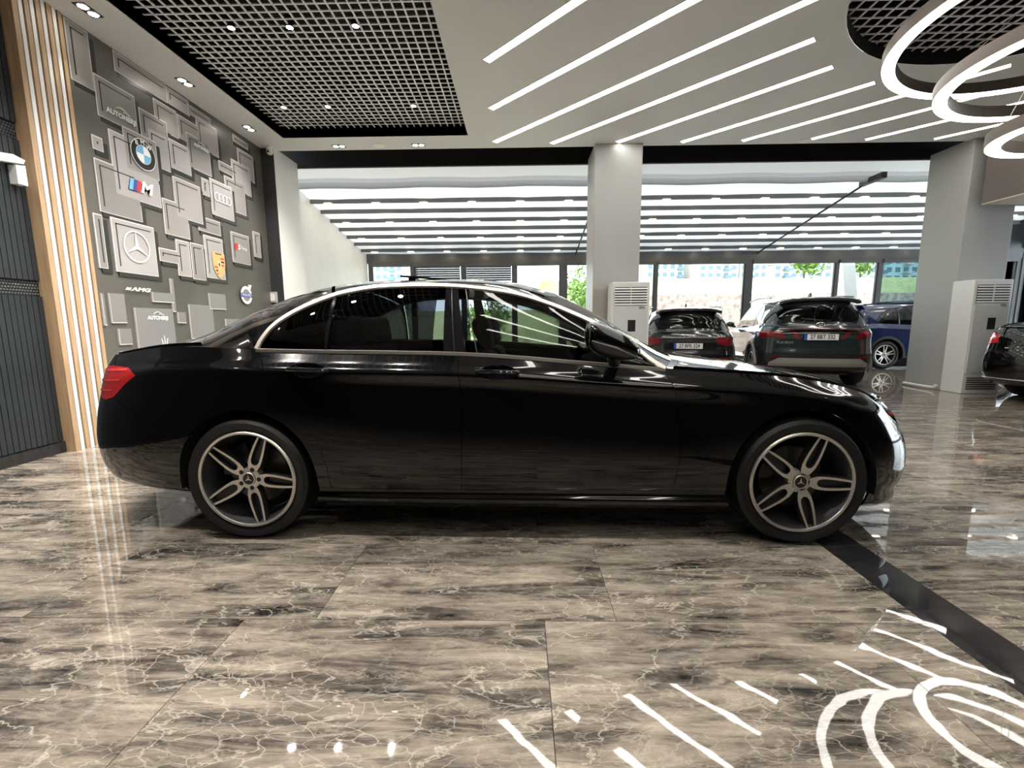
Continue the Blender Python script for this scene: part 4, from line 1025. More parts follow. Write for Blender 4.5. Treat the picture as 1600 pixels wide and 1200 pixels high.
        for (lx, ly, lz) in ((1.985, .70, .655), (2.06, .60, .645)):
            b = MB(); b.lathe([(0.0,0.02),(0.022,0.016),(0.030,0.0),(0.034,-0.03)], 0, 20, (lx, s_*ly, lz)); b.obj('projector', m_chrome, hl, True)
        # glass band
        panel('quarter_window', [dlo_piece(B, -1.42, -1.03)], m_tint, root, s_, 0, 0)
        panel('rear_door_window', [dlo_piece(B, -1.03, -.44)], m_tint, root, s_, 0, 0)
        panel('b_pillar', [dlo_piece(B, -.46, -.24)], m_pillar, root, s_, 0, 0.006)
        panel('front_door_window', [dlo_piece(B, -.25, .77)], m_tintf, root, s_, 0, 0)
        flip = lambda q, dy=0.0: (q[0], s_*(q[1]+dy), q[2])
        top = [flip(r[-1], .002) for r in B.dlo]; bot = [flip(r[0], .003) for r in B.dlo]
        ribbon(top, .028, .012, s_, (0, s_*0.85, 0.5)).obj('window_top_trim', m_trim, root, True)
        ribbon([(q[0], q[1], q[2]-0.006) for q in bot], .024, .012, s_, (0, s_, 0.15)).obj('belt_trim', m_trim, root, True)
        # pillar division bars on the rear door
        i = min(range(len(B.dlo)), key=lambda k: abs(B.dlo[k][0][0]+1.03)); row = [flip(q, .003) for q in B.dlo[i]]
        ribbon(row, .020, .004, s_, (0, s_, 0.3)).obj('window_divider', m_pillar, root, True)
        for xx in (-.335, -.247):
            i = min(range(len(B.dlo)), key=lambda k: abs(B.dlo[k][0][0]-xx)); row = [flip(q, .002) for q in B.dlo[i]]
            ribbon(row, .006, .003, s_, (0, s_, 0.3)).obj('pillar_edge', m_alloydk if xx < -.3 else m_barrel, root, True)
        # mirror: shaped pod, arm, lower trim, glass
        mr = empty('door_mirror', (0.46, s_*0.96, 1.055), 0, root)
        G = []
        N1, N2 = 18, 24
        for a in range(N1+1):
            u = -1+2*a/N1; rr = (1-abs(u)**2.6)**(1/2.2) if abs(u) < 1 else 0.0
            ring = []
            for k in range(N2+1):
                t_ = 2*math.pi*k/N2; cy_, sz_ = math.cos(t_), math.sin(t_)
                yy = 0.105*rr*abs(cy_)**0.8*(1 if cy_ > 0 else -1); zz = (0.075-0.02*u)*rr*abs(sz_)**0.85*(1 if sz_ > 0 else -1)
                xx = u*0.135 + (0.03 if u < 0 else 0.0)*0 ; zz += -0.045*u*1.0 + 0.012; yy2 = yy + 0.02*u
                ring.append((xx, s_*(yy2+0.02), zz))
            G.append(ring)
        b = MB(); b.grid(G); b.obj('mirror_cap', m_paint, mr, True)
        b = MB(); b.tube([(0.05, -s_*0.175, -0.115), (0.04, -s_*0.12, -0.10), (0.02, -s_*0.03, -0.065), (0.0, s_*0.03, -0.05)], [0.03,0.03,0.034,0.02], 10, 0, True, 0.018); b.obj('mirror_arm', m_black, mr, True)
        b = MB(); b.tube([(-0.11, s_*(0.11), 0.028), (0.0, s_*(0.135), -0.005), (0.10, s_*(0.125), -0.05), (0.135, s_*0.08, -0.06)], [0.004,0.007,0.007,0.003], 8); b.obj('indicator_strip', m_barrel, mr, True)
        b = MB(); b.add([(-0.118, s_*(0.02+0.085*math.cos(2*math.pi*k/20)), 0.062+0.06*math.sin(2*math.pi*k/20)) for k in range(20)], [tuple(range(20))]); b.obj('mirror_glass', m_chrome, mr)
        for ex in (0,):
            b = MB(); b.tube([(-2.478, s_*.56, .285), (-2.36, s_*.56, .285)], .045, 16, 0, False, .028); b.obj('exhaust_tip', m_chrome, root, True)
    panel('rear_bumper', [prb], m_paint, root); fb_ = panel('front_bumper', [pfb], m_paint, root)
    for s_ in (1, -1):
        vs, fs = pin; b = MB(); b.add([(v[0]-.035, s_*(v[1]-.012), v[2]) for v in vs], fs); b.obj('air_intake', m_black, fb_, True)
        for z in (.315, .375):
            pz = sorted([v for v in vs if abs(v[2]-z) < .012], key=lambda v: v[1])
            if len(pz) > 3: b = MB(); b.tube([(v[0]-.008, s_*v[1], z) for v in pz[::max(1, len(pz)//8)]], .009, 6); b.obj('intake_fin', m_paint, fb_, True)
    g = panel('grille', [pgr], m_black, root, 0, 0, 0)
    for k in range(2):
        b = MB(); z = 0.51+0.06*k; b.tube([(2.24-0.02*abs(y)/.36-0.06*(y/.36)**2, y, z) for y in np.linspace(-.37,.37,15)], .012, 8); b.obj('grille_bar', m_chrome, g, True)
    b = MB(); b.lathe([(0.075,0.0),(0.085,0.008),(0.092,0.0)], 0, 40, (2.265,0,.545)); st = b.obj('front_badge', m_chrome, g, True)
    b = MB()
    for k in range(3):
        a = R(90+120*k); b.add([(2.275,0,.545),(2.268,0.013*math.cos(a+R(60)),.545+0.013*math.sin(a+R(60))),(2.268,0.08*math.cos(a),.545+0.08*math.sin(a)),(2.268,0.013*math.cos(a-R(60)),.545+0.013*math.sin(a-R(60)))], [(0,1,2),(0,2,3)])
    b.obj('badge_star', m_chrome, st)
    # tilted glass sunroof
    b = MB(); sx0, sx1, sw = -.74, -.20, .38
    P_ = [[(sx0+(sx1-sx0)*i/8, -sw+2*sw*j/8, 1.488-0.050*(i/8)**1.1-0.020*((j-4)/4)**2) for j in range(9)] for i in range(9)]
    b.grid(P_); b.grid([[(q[0], q[1], q[2]-0.012) for q in r] for r in P_])
    b.grid([[P_[0][j], (P_[0][j][0], P_[0][j][1], P_[0][j][2]-0.012)] for j in range(9)]); b.grid([[P_[-1][j], (P_[-1][j][0], P_[-1][j][1], P_[-1][j][2]-0.012)] for j in range(9)])
    for jj in (0, 8): b.grid([[P_[i][jj], (P_[i][jj][0], P_[i][jj][1], P_[i][jj][2]-0.012)] for i in range(9)])
    b.obj('sunroof_panel', m_pillar, root, True)
    for y in (-.33, .33): MB().box(-.70, -.66, y-.01, y+.01, 1.42, 1.465).obj('sunroof_arm', m_black, root)
    # rear lamp bar details, plate
    MB().box(-2.565, -2.55, -.26, .26, .60, .71).obj('number_plate', m_white, root)
    b = MB(); b.tube([(-2.545, y, .735) for y in (-.40, 0, .40)], .009, 8); b.obj('trunk_chrome_strip', m_trim, root, True)
    ci = [i for i, q in enumerate(B.ss) if q <= 2.7]; cl = [B.low[i][35] for i in ci]
    b = MB(); b.tube([(q[0]-.002, -q[1]-.001, q[2]) for q in cl[::-1]] + [(q[0]-.002, q[1]+.001, q[2]) for q in cl[1:]], .007, 8); b.obj('bumper_chrome_strip', m_trim, root, True)
    # floor pan and wheel wells
    MB().box(-1.06, 1.06, -.86, .86, .175, .20).obj('floor_pan', m_under, root); MB().box(-2.28, -1.86, -.52, .52, .24, .27).obj('rear_underbody', m_under, root); MB().box(1.88, 2.06, -.55, .55, .18, .20).obj('front_underbody', m_under, root)
    MB().box(-1.86,-1.06,-.49,.49,.20,.23).obj('axle_underbody', m_under, root); MB().box(1.06,1.88,-.49,.49,.18,.21).obj('engine_undertray', m_under, root)
    wheel_well(root, -AX, WZ, .383, a0=-22, a1=189); wheel_well(root, AX, WZ, .383, a0=-10, a1=203)
    offs = {(-1): (67, 69.5), 1: (30, 40)}
    for s_ in (-1, 1):
        make_wheel(root, (-AX, s_*.795, .338), s_, w=.262, off=offs[s_][0]); make_wheel(root, (AX, s_*.800, .338), s_, w=.248, off=offs[s_][1])
    # cabin
    cabin(root, .0, 1.0)
    return root
def seat(parent, x, y, z0=0.30, w=0.50, head=True, bench=False):
    s = empty('rear_seat' if bench else 'front_seat', (x, y, z0), 0, parent)
    c = MB().box(-.02, .50, -w/2, w/2, 0, .20).obj('cushion', m_leather, s); bevel(c, .05, 3)
    b = MB(); b.prism([(-.02,.12),(.10,.10),(-.05,.68),(-.15,.70),(-.17,.62)], 1, -w/2+.01, w/2-.01); k = b.obj('backrest', m_leather, s); bevel(k, .035, 3)
    for yy in ([0] if not bench else [-w/2+.22, 0, w/2-.22]):
        b = MB(); b.prism([(-.13,.72),(-.06,.72),(-.09,.90),(-.17,.91),(-.20,.85)], 1, yy-.13, yy+.13); h_ = b.obj('headrest', m_leather, s); bevel(h_, .03, 3)
        b = MB()
        for q in (-.06, .06): b.tube([(-.11, yy+q, .64), (-.11, yy+q, .76)], .007, 6)
        b.obj('headrest_post', m_chrome, s)
def cabin(root, dx=0.0, k=1.0, lift=0.0):
    for y in (-.37, .37): seat(root, -.10+dx, y, .30+lift)
    seat(root, -1.02+dx, 0, .32+lift, 1.26, True, True)
    b = MB(); b.prism([(.52+dx,.62+lift),(.50+dx,.88+lift),(.62+dx,.93+lift),(.80+dx,.90+lift),(.80+dx,.60+lift)], 1, -.70, .70); d = b.obj('dashboard', m_leather, root); bevel(d, .02)
    b = MB(); pts = []
    for j in range(28):
        a = 2*math.pi*j/28; pts.append((.40+dx-0.06*math.sin(a), .37+.185*math.cos(a), .83+lift+.175*math.sin(a)))
    b.tube(pts, .014, 8, 0, True, None, True)
    w = b.obj('steering_wheel', m_leather, root, True)
    b = MB(); b.tube([(.40+dx,.37,.83+lift),(.56+dx,.37,.77+lift)], .035, 10); b.tube([(.40+dx,.20,.83+lift),(.40+dx,.54,.83+lift)], .016, 8); b.obj('steering_hub', m_leather, w, True)
    for s_ in (-1, 1):
        b = MB(); b.prism([(-1.35+dx,.25+lift),(.70+dx,.25+lift),(.70+dx,.90+lift),(-1.35+dx,.985+lift)], 1, s_*.76, s_*.785); b.obj('inner_door_panel', m_leather, root)
    b = MB(); b.cbox((.22+dx, 0, 1.27+lift), (.02, .22, .06)); b.obj('inside_mirror', m_black, root)
CY_CAR = 2.248+0.905
build_sedan('black_sedan', (0, CY_CAR, 0), -0.015, 'glossy black sedan with twin-spoke alloy wheels parked broadside across the marble floor')

# ------------------------------------------------------------------ compact SUVs
suv = dict(
    plan=[(-2.20,0),(-2.19,.35),(-2.14,.62),(-2.04,.79),(-1.88,.88),(-1.72,.912),(-1.55,.93),(-1.1,.932),(-.5,.932),(.1,.932),(.85,.932),(1.1,.932),(1.34,.93),(1.75,.90),(2.05,.80),(2.20,.62),(2.27,.35),(2.29,0)],
    keys=KEYS,
    z=[[1.10,1.09,1.10,1.11,1.06,1.02,.99,.95,.90,.90,.92],[1.02,1.02,1.03,1.04,.99,.96,.93,.89,.83,.82,.83],[.95,.95,.97,.98,.93,.90,.88,.82,.76,.75,.75],
       [.86,.86,.88,.90,.85,.82,.80,.74,.68,.67,.67],[.72,.72,.74,.76,.70,.68,.68,.62,.58,.57,.57],[.58,.58,.58,.58,.52,.52,.54,.50,.48,.47,.47],
       [.45,.45,.42,.42,.38,.38,.38,.38,.37,.36,.36],[.38,.37,.34,.33,.31,.31,.31,.30,.29,.29,.29],[.33,.32,.30,.29,.26,.26,.26,.25,.24,.24,.24],[.28,.28,.26,.25,.22,.22,.22,.21,.20,.20,.20]],
    inset=[[.10,.10,.10,.09,.10,.10,.12,.13,.13,.12,.11],[.05,.05,.05,.05,.05,.05,.06,.07,.08,.08,.08],[.02,.02,.02,.02,.02,.02,.02,.04,.05,.05,.05],
       [.035,.03,.02,.01,.03,.03,.015,.025,.03,.03,.03],[.02,.02,.01,.005,.02,.02,.005,.01,.01,.01,.01],[0,0,0,0,0,0,0,0,0,0,0],
       [0,0,.01,.01,.01,.01,.01,0,0,0,0],[.03,.03,.03,.03,.03,.03,.03,.03,.03,.03,.03],[.06,.05,.05,.04,.03,.03,.03,.04,.04,.04,.04],[.15,.14,.10,.08,.06,.06,.06,.08,.08,.08,.08]],
    sR=6, sF=10, sub={6:18, 9:14, 3:10, 4:12, 5:12},
    topmap=[(-1.55,-1.55),(-1.50,-1.51),(-1.05,-1.02),(-.30,-.32),(.1,.02),(.6,.55),(.78,.77),(.85,.85)],
    top=[(-1.55,1.11),(-1.50,1.22),(-1.40,1.34),(-1.2,1.45),(-.9,1.51),(-.4,1.54),(0,1.525),(.3,1.46),(.55,1.32),(.75,1.13),(.85,1.02)],
    tumble=.42,
    center=[(0,-2.10,1.10),(2,-2.09,1.12),(3,-2.07,1.17),(4,-2.02,1.30),(5,-1.96,1.45),(6,-1.88,1.57),(6.4,-1.72,1.61),(7,-1.3,1.635),(8,-.5,1.655),(9,.10,1.62),(9.5,.45,1.47),(10,1.0,1.09),(11,1.25,1.06),(12,1.5,1.035),(13,1.85,.99),(14,2.05,.955),(15,2.12,.94),(16,2.16,.925),(17,2.18,.92)],
    crown=[(0,3.0),(3,4.0),(5,5.0),(6,4.5),(7,3.2),(9,2.6),(10,2.2),(17,2.4)])
m_tail2 = mat('suv_tail_lamp_red', (0.22, 0.006, 0.012), 0.08, coat=1.0)
def number_plate(parent, x, z, text, sc=1.0):
    pl = empty('number_plate', (x, 0, z), 0, parent)
    MB().box(-0.008, 0.0, -.26*sc, .26*sc, -.056, .056).obj('plate_back', m_black, pl)
    MB().box(-0.012, -0.008, -.255*sc, .255*sc, -.051, .051).obj('plate_face', m_print, pl)
    MB().box(-0.0135, -0.008, .212*sc, .255*sc, -.051, .051).obj('plate_band', mat('plate_blue', (0.03, 0.10, 0.50), 0.4), pl)
    text_mesh('plate_lettering', text, 0.098, m_black, pl, (-0.014, -0.02, 0.0), (R(90), 0, R(-90)), 0.0006, 'CENTER', 0.80, 0, 0.0015)
def build_suv(name, loc, rz, label, paint, sc, variant, plate, group):
    root = tag(empty(name, loc, rz), label, 'car', group)
    sp = dict(suv); sx, sy, sz = sc
    sp['plan'] = [(x*sx, y*sy) for x, y in suv['plan']]; sp['z'] = [[q*sz for q in r] for r in suv['z']]
    sp['topmap'] = [(a*sx, b*sx) for a, b in suv['topmap']]; sp['top'] = [(a*sx, b*sz) for a, b in suv['top']]; sp['center'] = [(a, b*sx, c*sz) for a, b, c in suv['center']]
    B = Body(sp); low = bm_from_grid(B.low); ax_ = 1.34*sx; wr = .345
    arcs = [circle(-ax_, wr, .40), circle(ax_, wr, .40)]
    for c in arcs: carve(low, c)
    take(low, lambda c: any(inside((c.x, c.z), a) for a in arcs))
    S_ = lambda pts: [(a*sy, b*sz) for a, b in pts]; X_ = lambda pts: [(a*sx, b*sz) for a, b in pts]
    if variant == 'fang':
        lamps = [S_([(.90,1.00),(.62,1.0),(.52,.90),(.56,.865),(.70,.90),(.90,.87)]), S_([(.46,.985),(.38,.985),(.30,.865),(.36,.865)])]
    else:
        lamps = [S_([(.95,.975),(.56,.975),(.50,.92),(.54,.845),(.70,.80),(.95,.81)])]
    isr = lambda c: c.x < -1.75*sx
    for l_ in lamps: carve(low, l_, (1, 2), True, isr)
    gate = S_([(-.01,1.3),(.70,1.3),(.70,.66),(-.01,.66)]); skid = S_([(-.01,.53),(.62,.53),(.76,.44),(.76,.38),(-.01,.38)])
    if variant != 'fang': gate = S_([(-.01,1.3),(.72,1.3),(.74,.70),(-.01,.62)])
    carve(low, gate, (1, 2), True, isr); carve(low, skid, (1, 2), True, isr)
    fdoor = X_([(-.32,1.3),(-.27,.8),(-.27,.36),(.80,.36),(.90,.6),(.86,.9),(.80,1.3)]); rdoor = X_([(-1.25,1.3),(-1.15,.85),(-1.0,.6),(-.92,.36),(-.27,.36),(-.27,.8),(-.32,1.3)])
    clad = X_([(-3,.36),(3,.36),(3,.0),(-3,0)])
    for pl in (fdoor, rdoor, clad): carve(low, pl)
    pls = [take(low, lambda c, l_=l_: isr(c) and inside((c.y, c.z), l_)) for l_ in lamps]
    psk = take(low, lambda c: isr(c) and inside((c.y, c.z), skid)); pgt = take(low, lambda c: isr(c) and inside((c.y, c.z), gate))
    pfd = take(low, lambda c: inside((c.x, c.z), fdoor)); prd = take(low, lambda c: inside((c.x, c.z), rdoor)); pcl = take(low, lambda c: c.z < .36*sz)
    prb = take(low, lambda c: c.x < -1.3*sx and c.z < .62*sz); pfb = take(low, lambda c: c.x > 1.4*sx and c.z < .7*sz)
    pfe = take(low, lambda c: c.x > 0); pqu = take(low, lambda c: True); low.free()
    panel('hood', [upper_piece(B, 10.3, 17, .045, 1)], paint, root); panel('cowl_panel', [upper_piece(B, 10, 10.3, 0, 1)], m_black, root, 0, 0, 0)
    panel('windscreen', [upper_piece(B, 9.1, 10, .11, 1)], m_tintf, root, 0, 0, 0)
    panel('rear_window', [upper_piece(B, 3, 5, .22, 1)], glass_mat('suv_rear_glass', (0.80, 0.83, 0.80), 0.55), root, 0, 0, 0)
    panel('roof', [upper_piece(B, 5, 9.1, 0, 1), upper_piece(B, 9.1, 10, 0, .11)], paint, root, 0, 0, .006)
    gt = panel('tailgate', [upper_piece(B, 0, 3, 0, 1), upper_piece(B, 3, 5, 0, .22), pgt], paint, root)
    for s_ in (1, -1):
        panel('front_fender', [pfe, upper_piece(B, 10.3, 17, 0, .045)], paint, root, s_); panel('quarter_panel', [pqu], paint, root, s_)
        panel('front_door', [pfd], paint, root, s_); panel('rear_door', [prd], paint, root, s_)
        for q in pls: panel('tail_lamp', [q], m_tail2, root, s_, .001, .01)
        gl_ = glass_mat('suv_side_glass', (0.45, 0.52, 0.54), 1.3)
        panel('quarter_window', [dlo_piece(B, -1.55*sx, -1.04*sx)], gl_, root, s_, 0, 0); panel('rear_door_window', [dlo_piece(B, -1.06*sx, -.32*sx)], gl_, root, s_, 0, 0)
        panel('b_pillar', [dlo_piece(B, -.36*sx, -.24*sx)], m_pillar, root, s_, 0, .005); panel('front_door_window', [dlo_piece(B, -.27*sx, .85*sx)], gl_, root, s_, 0, 0)
        flip = lambda q, dy=0.0: (q[0], s_*(q[1]+dy), q[2])
        ribbon([flip(r[-1], .002) for r in B.dlo], .03 if variant == 'fang' else .02, .008, s_, (0, s_*.85, .5)).obj('window_top_trim', m_trim if variant == 'fang' else m_black, root, True)
        i = min(range(len(B.dlo)), key=lambda k: abs(B.dlo[k][0][0]+1.05*sx)); ribbon([flip(q, .003) for q in B.dlo[i]], .05, .004, s_, (0, s_, .3)).obj('window_divider', m_pillar, root, True)
        b = MB(); b.tube([(x*sx, s_*.66*sy, (1.60+.05*(1-((x+.6)/1.0)**2))*sz) for x in np.linspace(-1.5, .3, 12)], .014, 8); b.obj('roof_rail', m_black if variant != 'fang' else m_barrel, root, True)
        mr = empty('door_mirror', (.62*sx, s_*1.0*sy, 1.12*sz), 0, root)
        b = MB(); b.lathe([(0.001,-.07),(.05,-.06),(.075,-.02),(.08,.02),(.06,.07),(.001,.085)], 0, 16); k_ = b.obj('mirror_cap', paint, mr, True); k_.scale = (1, 1.3, .85)
        b = MB(); b.tube([(0, -s_*.12, -.06), (0, 0, -.04)], .025, 8); b.obj('mirror_arm', m_black, mr, True)
        for xc in (-ax_, ax_):      # arch flares
            b = MB(); A = [R(-8+196*k/22) for k in range(23)]; yo = .935*sy
            b.grid([[(xc+.398*math.cos(a), s_*(yo-.05), wr+.398*math.sin(a)), (xc+.398*math.cos(a), s_*(yo+.008), wr+.398*math.sin(a)), (xc+.455*math.cos(a), s_*(yo+.006), wr+.455*math.sin(a)), (xc+.462*math.cos(a), s_*(yo-.04), wr+.462*math.sin(a))] for a in A])
            b.obj('arch_flare', mat('flare_grey', (.20,.20,.20), .4) if variant == 'fang' else m_black, root, True)
        for fx in ((.50, .74),) if variant == 'fang' else ((.55, .80),):
            b = MB(); b.box(-2.13*sx-.02, -2.10*sx, min(s_*fx[0],s_*fx[1])*sy, max(s_*fx[0],s_*fx[1])*sy, .535*sz, .565*sz); b.obj('rear_reflector', m_taildk, root)
    panel('lower_cladding', [pcl], m_black, root); panel('rear_bumper', [prb], m_black if variant == 'fang' else paint, root); panel('front_bumper', [pfb], paint, root)
    panel('skid_plate', [psk], mat('skid_silver', (.30,.29,.275), .38, metal=.3) if variant == 'fang' else m_black, root)
    # roof spoiler, aerial, wiper
    b = MB(); b.grid([[(-1.66*sx-.0*j, y*sy, (1.605-.05*(y/.6)**4)*sz) for j in (0,)]+[(-1.90*sx, y*sy, (1.60-.05*(y/.6)**4)*sz), (-2.02*sx+.05*(y/.6)**2, y*sy, (1.575-.05*(y/.6)**4)*sz), (-2.01*sx+.05*(y/.6)**2, y*sy, (1.535-.05*(y/.6)**4)*sz), (-1.88*sx, y*sy, (1.52-.05*(y/.6)**4)*sz)] for y in np.linspace(-.62,.62,17)])
    b.obj('roof_spoiler', paint, root, True)
    b = MB(); b.prism([(-1.50*sx,1.63*sz),(-1.30*sx,1.63*sz),(-1.47*sx,1.70*sz)], 1, -.012, .012); b.obj('shark_fin_aerial', m_black, root)
    b = MB(); b.tube([(-2.10*sx, 0, 1.19*sz), (-2.085*sx, .30, 1.22*sz)], .010, 6); b.obj('rear_wiper', m_black, gt)
    if variant == 'fang':
        number_plate(root, -2.185*sx, .90*sz, plate)
        b = MB(); b.tube([(-2.165*sx-.01*(1-(y/.62)**2), y, 1.03*sz) for y in np.linspace(-.62,.62,15)], .03, 8, 0, True, .012); b.obj('lamp_bar', m_taildk, root, True)
        text_mesh('model_lettering', 'TUCSON', .055, m_trim, gt, (-2.198*sx, .55*sy, .805*sz), (R(90),0,R(-90)), .002, 'CENTER', 1.2)
        b = MB(); b.tube([(-2.115*sx, .065*math.cos(a), 1.115*sz+.034*math.sin(a)) for a in np.linspace(0, 2*math.pi, 24, False)], .006, 6, 0, True, None, True); b.tube([(-2.12*sx, .025, 1.09*sz),(-2.115*sx,.03,1.14*sz)], .006, 6); b.tube([(-2.12*sx,-.03,1.09*sz),(-2.115*sx,-.025,1.14*sz)], .006, 6); b.tube([(-2.12*sx,.028,1.112*sz),(-2.12*sx,-.028,1.118*sz)], .005, 6); b.obj('oval_badge', m_chrome, gt, True)
    elif variant == 'plain':
        number_plate(root, -2.19*sx, .80*sz, plate)
        b = MB()
        for k in range(4): b.tube([(-2.165*sx, -.10+.068*k+.043*math.cos(a), .985*sz+.043*math.sin(a)) for a in np.linspace(0, 2*math.pi, 20, False)], .006, 6, 0, True, None, True)
        b.obj('ring_badge', m_chrome, gt, True)
        text_mesh('model_lettering', 'Q2', .075, m_chrome, gt, (-2.19*sx, .60*sy, .755*sz), (R(90),0,R(-90)), .002); text_mesh('engine_lettering', '35 TFSI', .055, m_chrome, gt, (-2.185*sx, -.60*sy, .755*sz), (R(90),0,R(-90)), .002)
        b = MB(); b.box(-2.17*sx, -2.15*sx, -.34, .34, .865*sz, .885*sz); b.obj('handle_strip', m_black, gt)
    MB().box(-1.0*sx, 1.0*sx, -.86*sy, .86*sy, .21*sz, .24*sz).obj('floor_pan', m_under, root); MB().box(-2.05*sx, -1.0*sx, -.5, .5, .24*sz, .27*sz).obj('rear_underbody', m_under, root); MB().box(1.0*sx, 2.1*sx, -.5, .5, .22*sz, .25*sz).obj('front_underbody', m_under, root)
    for x in (-ax_, ax_): wheel_well(root, x, wr, .395, .5, .9*sy)
    for s_ in (-1, 1):
        for x in (-ax_, ax_): make_wheel(root, (x, s_*.80*sy, .347), s_, R_=.347, Rr=.245, w=.225, off=18, style=1)
    cabin(root, .1, 1.0, .16*sz)
    return root
GR = 'cars parked by the far windows'
p_green = mat('dark_green_grey_paint', (0.018, 0.030, 0.032), 0.15, spec=.5, coat=1.0); p_blk2 = mat('black_metallic_paint', (0.010, 0.011, 0.013), 0.15, coat=1.0); p_blue = mat('deep_blue_paint', (0.008, 0.018, 0.085), 0.15, coat=1.0)
def rear_at(cx, cy, rz, back): return (cx+back*math.cos(rz), cy+back*math.sin(rz), 0)
h = R(74)
build_suv('green_suv', (5.43+1.34*math.cos(h), 8.57+1.34*math.sin(h), 0), h, 'dark green-grey compact SUV with silver rear skid plate and fang-shaped tail lamps', p_green, (1, 1, 1), 'fang', '27 BBT 332', GR)
build_suv('black_hatchback', rear_at(3.17, 8.42, R(76), 2.19*.935), R(76), 'small black crossover seen from behind, ring badge above its white plate', p_blk2, (.935, .96, .905), 'plain', '27 BFR 324', GR)
build_suv('blue_suv', (10.30, 11.86, 0), 0.0, 'deep blue SUV parked side-on behind the right column', p_blue, (1.03, 1, 1.0), 'none', '', GR)
cs = build_sedan('black_sedan', (9.40, 6.38, 0), R(8), 'black sedan backed up to the right column and air conditioner', None)
cs.scale = (.97, .97, 1.06)

# ------------------------------------------------------------------ outdoors
m_grass = mat('dry_grass', (0.30, 0.29, 0.11), 0.9, noise=(1.6, 0.35)); m_lawn = mat('green_lawn', (0.34, 0.38, 0.16), 0.9, noise=(2.5, 0.4))
m_pave = mat('pale_paving', (0.42, 0.40, 0.38), 0.8, noise=(1.0, 0.1)); m_stone = mat('stone_wall_pink', (0.42, 0.32, 0.27), 0.85, noise=(5.0, 0.5), bump=(4, 0.8))
g = MB(); g.box(-60, 80, 13.1, 24, -0.3, -0.1); struct(g.obj('ground_paving', m_pave), 'pale paving outside the windows')
def terrain(name, x0, x1, prof, m, lab):
    b = MB(); xs = np.linspace(x0, x1, 40)
    b.grid([[(x, y, z + .10*math.sin(x*.7+y*.3)*(0 if i == 0 else 1) + .05*math.sin(x*2.1)) for i, (y, z) in enumerate(prof)] for x in xs]); return struct(b.obj(name, m, None, True, False), lab)
terrain('ground_lawn', -60, 3.5, [(16.5,-.15),(18,.5),(20,.9),(24,1.3),(40,1.9),(62,3.0),(130,3.4)], m_lawn, 'green lawn rising outside the left windows')
terrain('ground_slope', 3.0, 90, [(21.5,2.35),(24,2.8),(30,3.6),(40,4.8),(62,7.0),(130,7.6)], m_grass, 'dry grass slope beyond the stone wall')
sw = MB(); sw.box(3.0, 60, 20.8, 21.6, -.2, 2.45); tag(sw.obj('stone_wall', m_stone), 'pinkish stone retaining wall beyond the far windows', 'wall')
m_bld = [mat('render_pale_%d' % i, c, .8) for i, c in enumerate([(.62,.66,.68), (.68,.66,.62), (.50,.60,.66), (.66,.62,.60)])]
m_bwin = mat('far_window_blue', (.12,.19,.26), .2); m_bslab = mat('far_balcony', (.50,.52,.54), .7)
def building(name, lab, x0, x1, y, z0, z1, nf, nw, m, bal=()):
    t_ = tag(empty(name, ((x0+x1)/2, y, z0)), lab, 'building', 'apartment blocks beyond the slope'); w = (x1-x0)/2; h_ = z1-z0
    MB().box(-w, w, 0, 12, -3, h_).obj('wall', m, t_)
    MB().box(-w-.4, w+.4, -.4, 12.4, h_, h_+.5).obj('roof_slab', m_bslab, t_)
    ww = 2*w/nw; fh = h_/nf
    wm = MB().box(-ww*.28, ww*.28, -.06, .06, -fh*.28, fh*.28).mesh('window', m_bwin); bm_ = MB().box(-ww*.42, ww*.42, -1.1, 0, -fh*.46, -fh*.22).mesh('balcony', m_bslab); bb2 = MB().box(-ww*.42, ww*.42, -1.1, 0, -fh*.46, -fh*.1).mesh('balcony_blue', m_bwin)
    for i in range(nf):
        for j in range(nw):
            place('window', wm, t_, (-w+ww*(j+.5), 0, fh*(i+.52)))
            if j in bal: place('balcony', bb2 if bal[0] == j else bm_, t_, (-w+ww*(j+.5), 0, fh*(i+.5)))
building('apartment_block', 'grey-white apartment block with gabled end beyond the black crossover', 25.5, 33.0, 92, 7.0, 14.6, 5, 5, m_bld[0], (4,))
building('apartment_block', 'pale apartment block with a column of blue balconies', 34.5, 42.0, 88, 6.8, 13.6, 5, 5, m_bld[1], (3,))
building('apartment_block', 'white apartment block with dark blue balcony stack beside a window mullion', 43.4, 48.6, 90, 6.8, 14.0, 5, 4, m_bld[0], (1,))
building('apartment_block', 'long low pinkish apartment block above the green SUV', 51.0, 66.0, 92, 7.0, 12.6, 4, 9, m_bld[3], (1, 4, 7))
building('apartment_block', 'bluish apartment block behind the roadside trees', 66.6, 78.0, 90, 7.0, 13.6, 4, 7, m_bld[2], (2, 5))
building('apartment_block', 'cream apartment block at the far end of the slope', 79.0, 92.0, 90, 7.2, 15.0, 5, 7, m_bld[1], (1, 3))
building('office_block', 'blue-grey office block outside the left window', -31.0, -21.0, 80, 3.0, 13.2, 7, 8, m_bld[2], (6,))
building('apartment_block', 'tall pale block seen past the right column', 96, 112, 84, 5.0, 26.0, 9, 8, m_bld[1], (2, 5))
m_leaf = [mat('leaf_%d' % i, c, .6) for i, c in enumerate([(.13,.24,.04), (.20,.32,.07), (.08,.16,.05)])]; m_bark = mat('bark', (.12,.09,.06), .9)
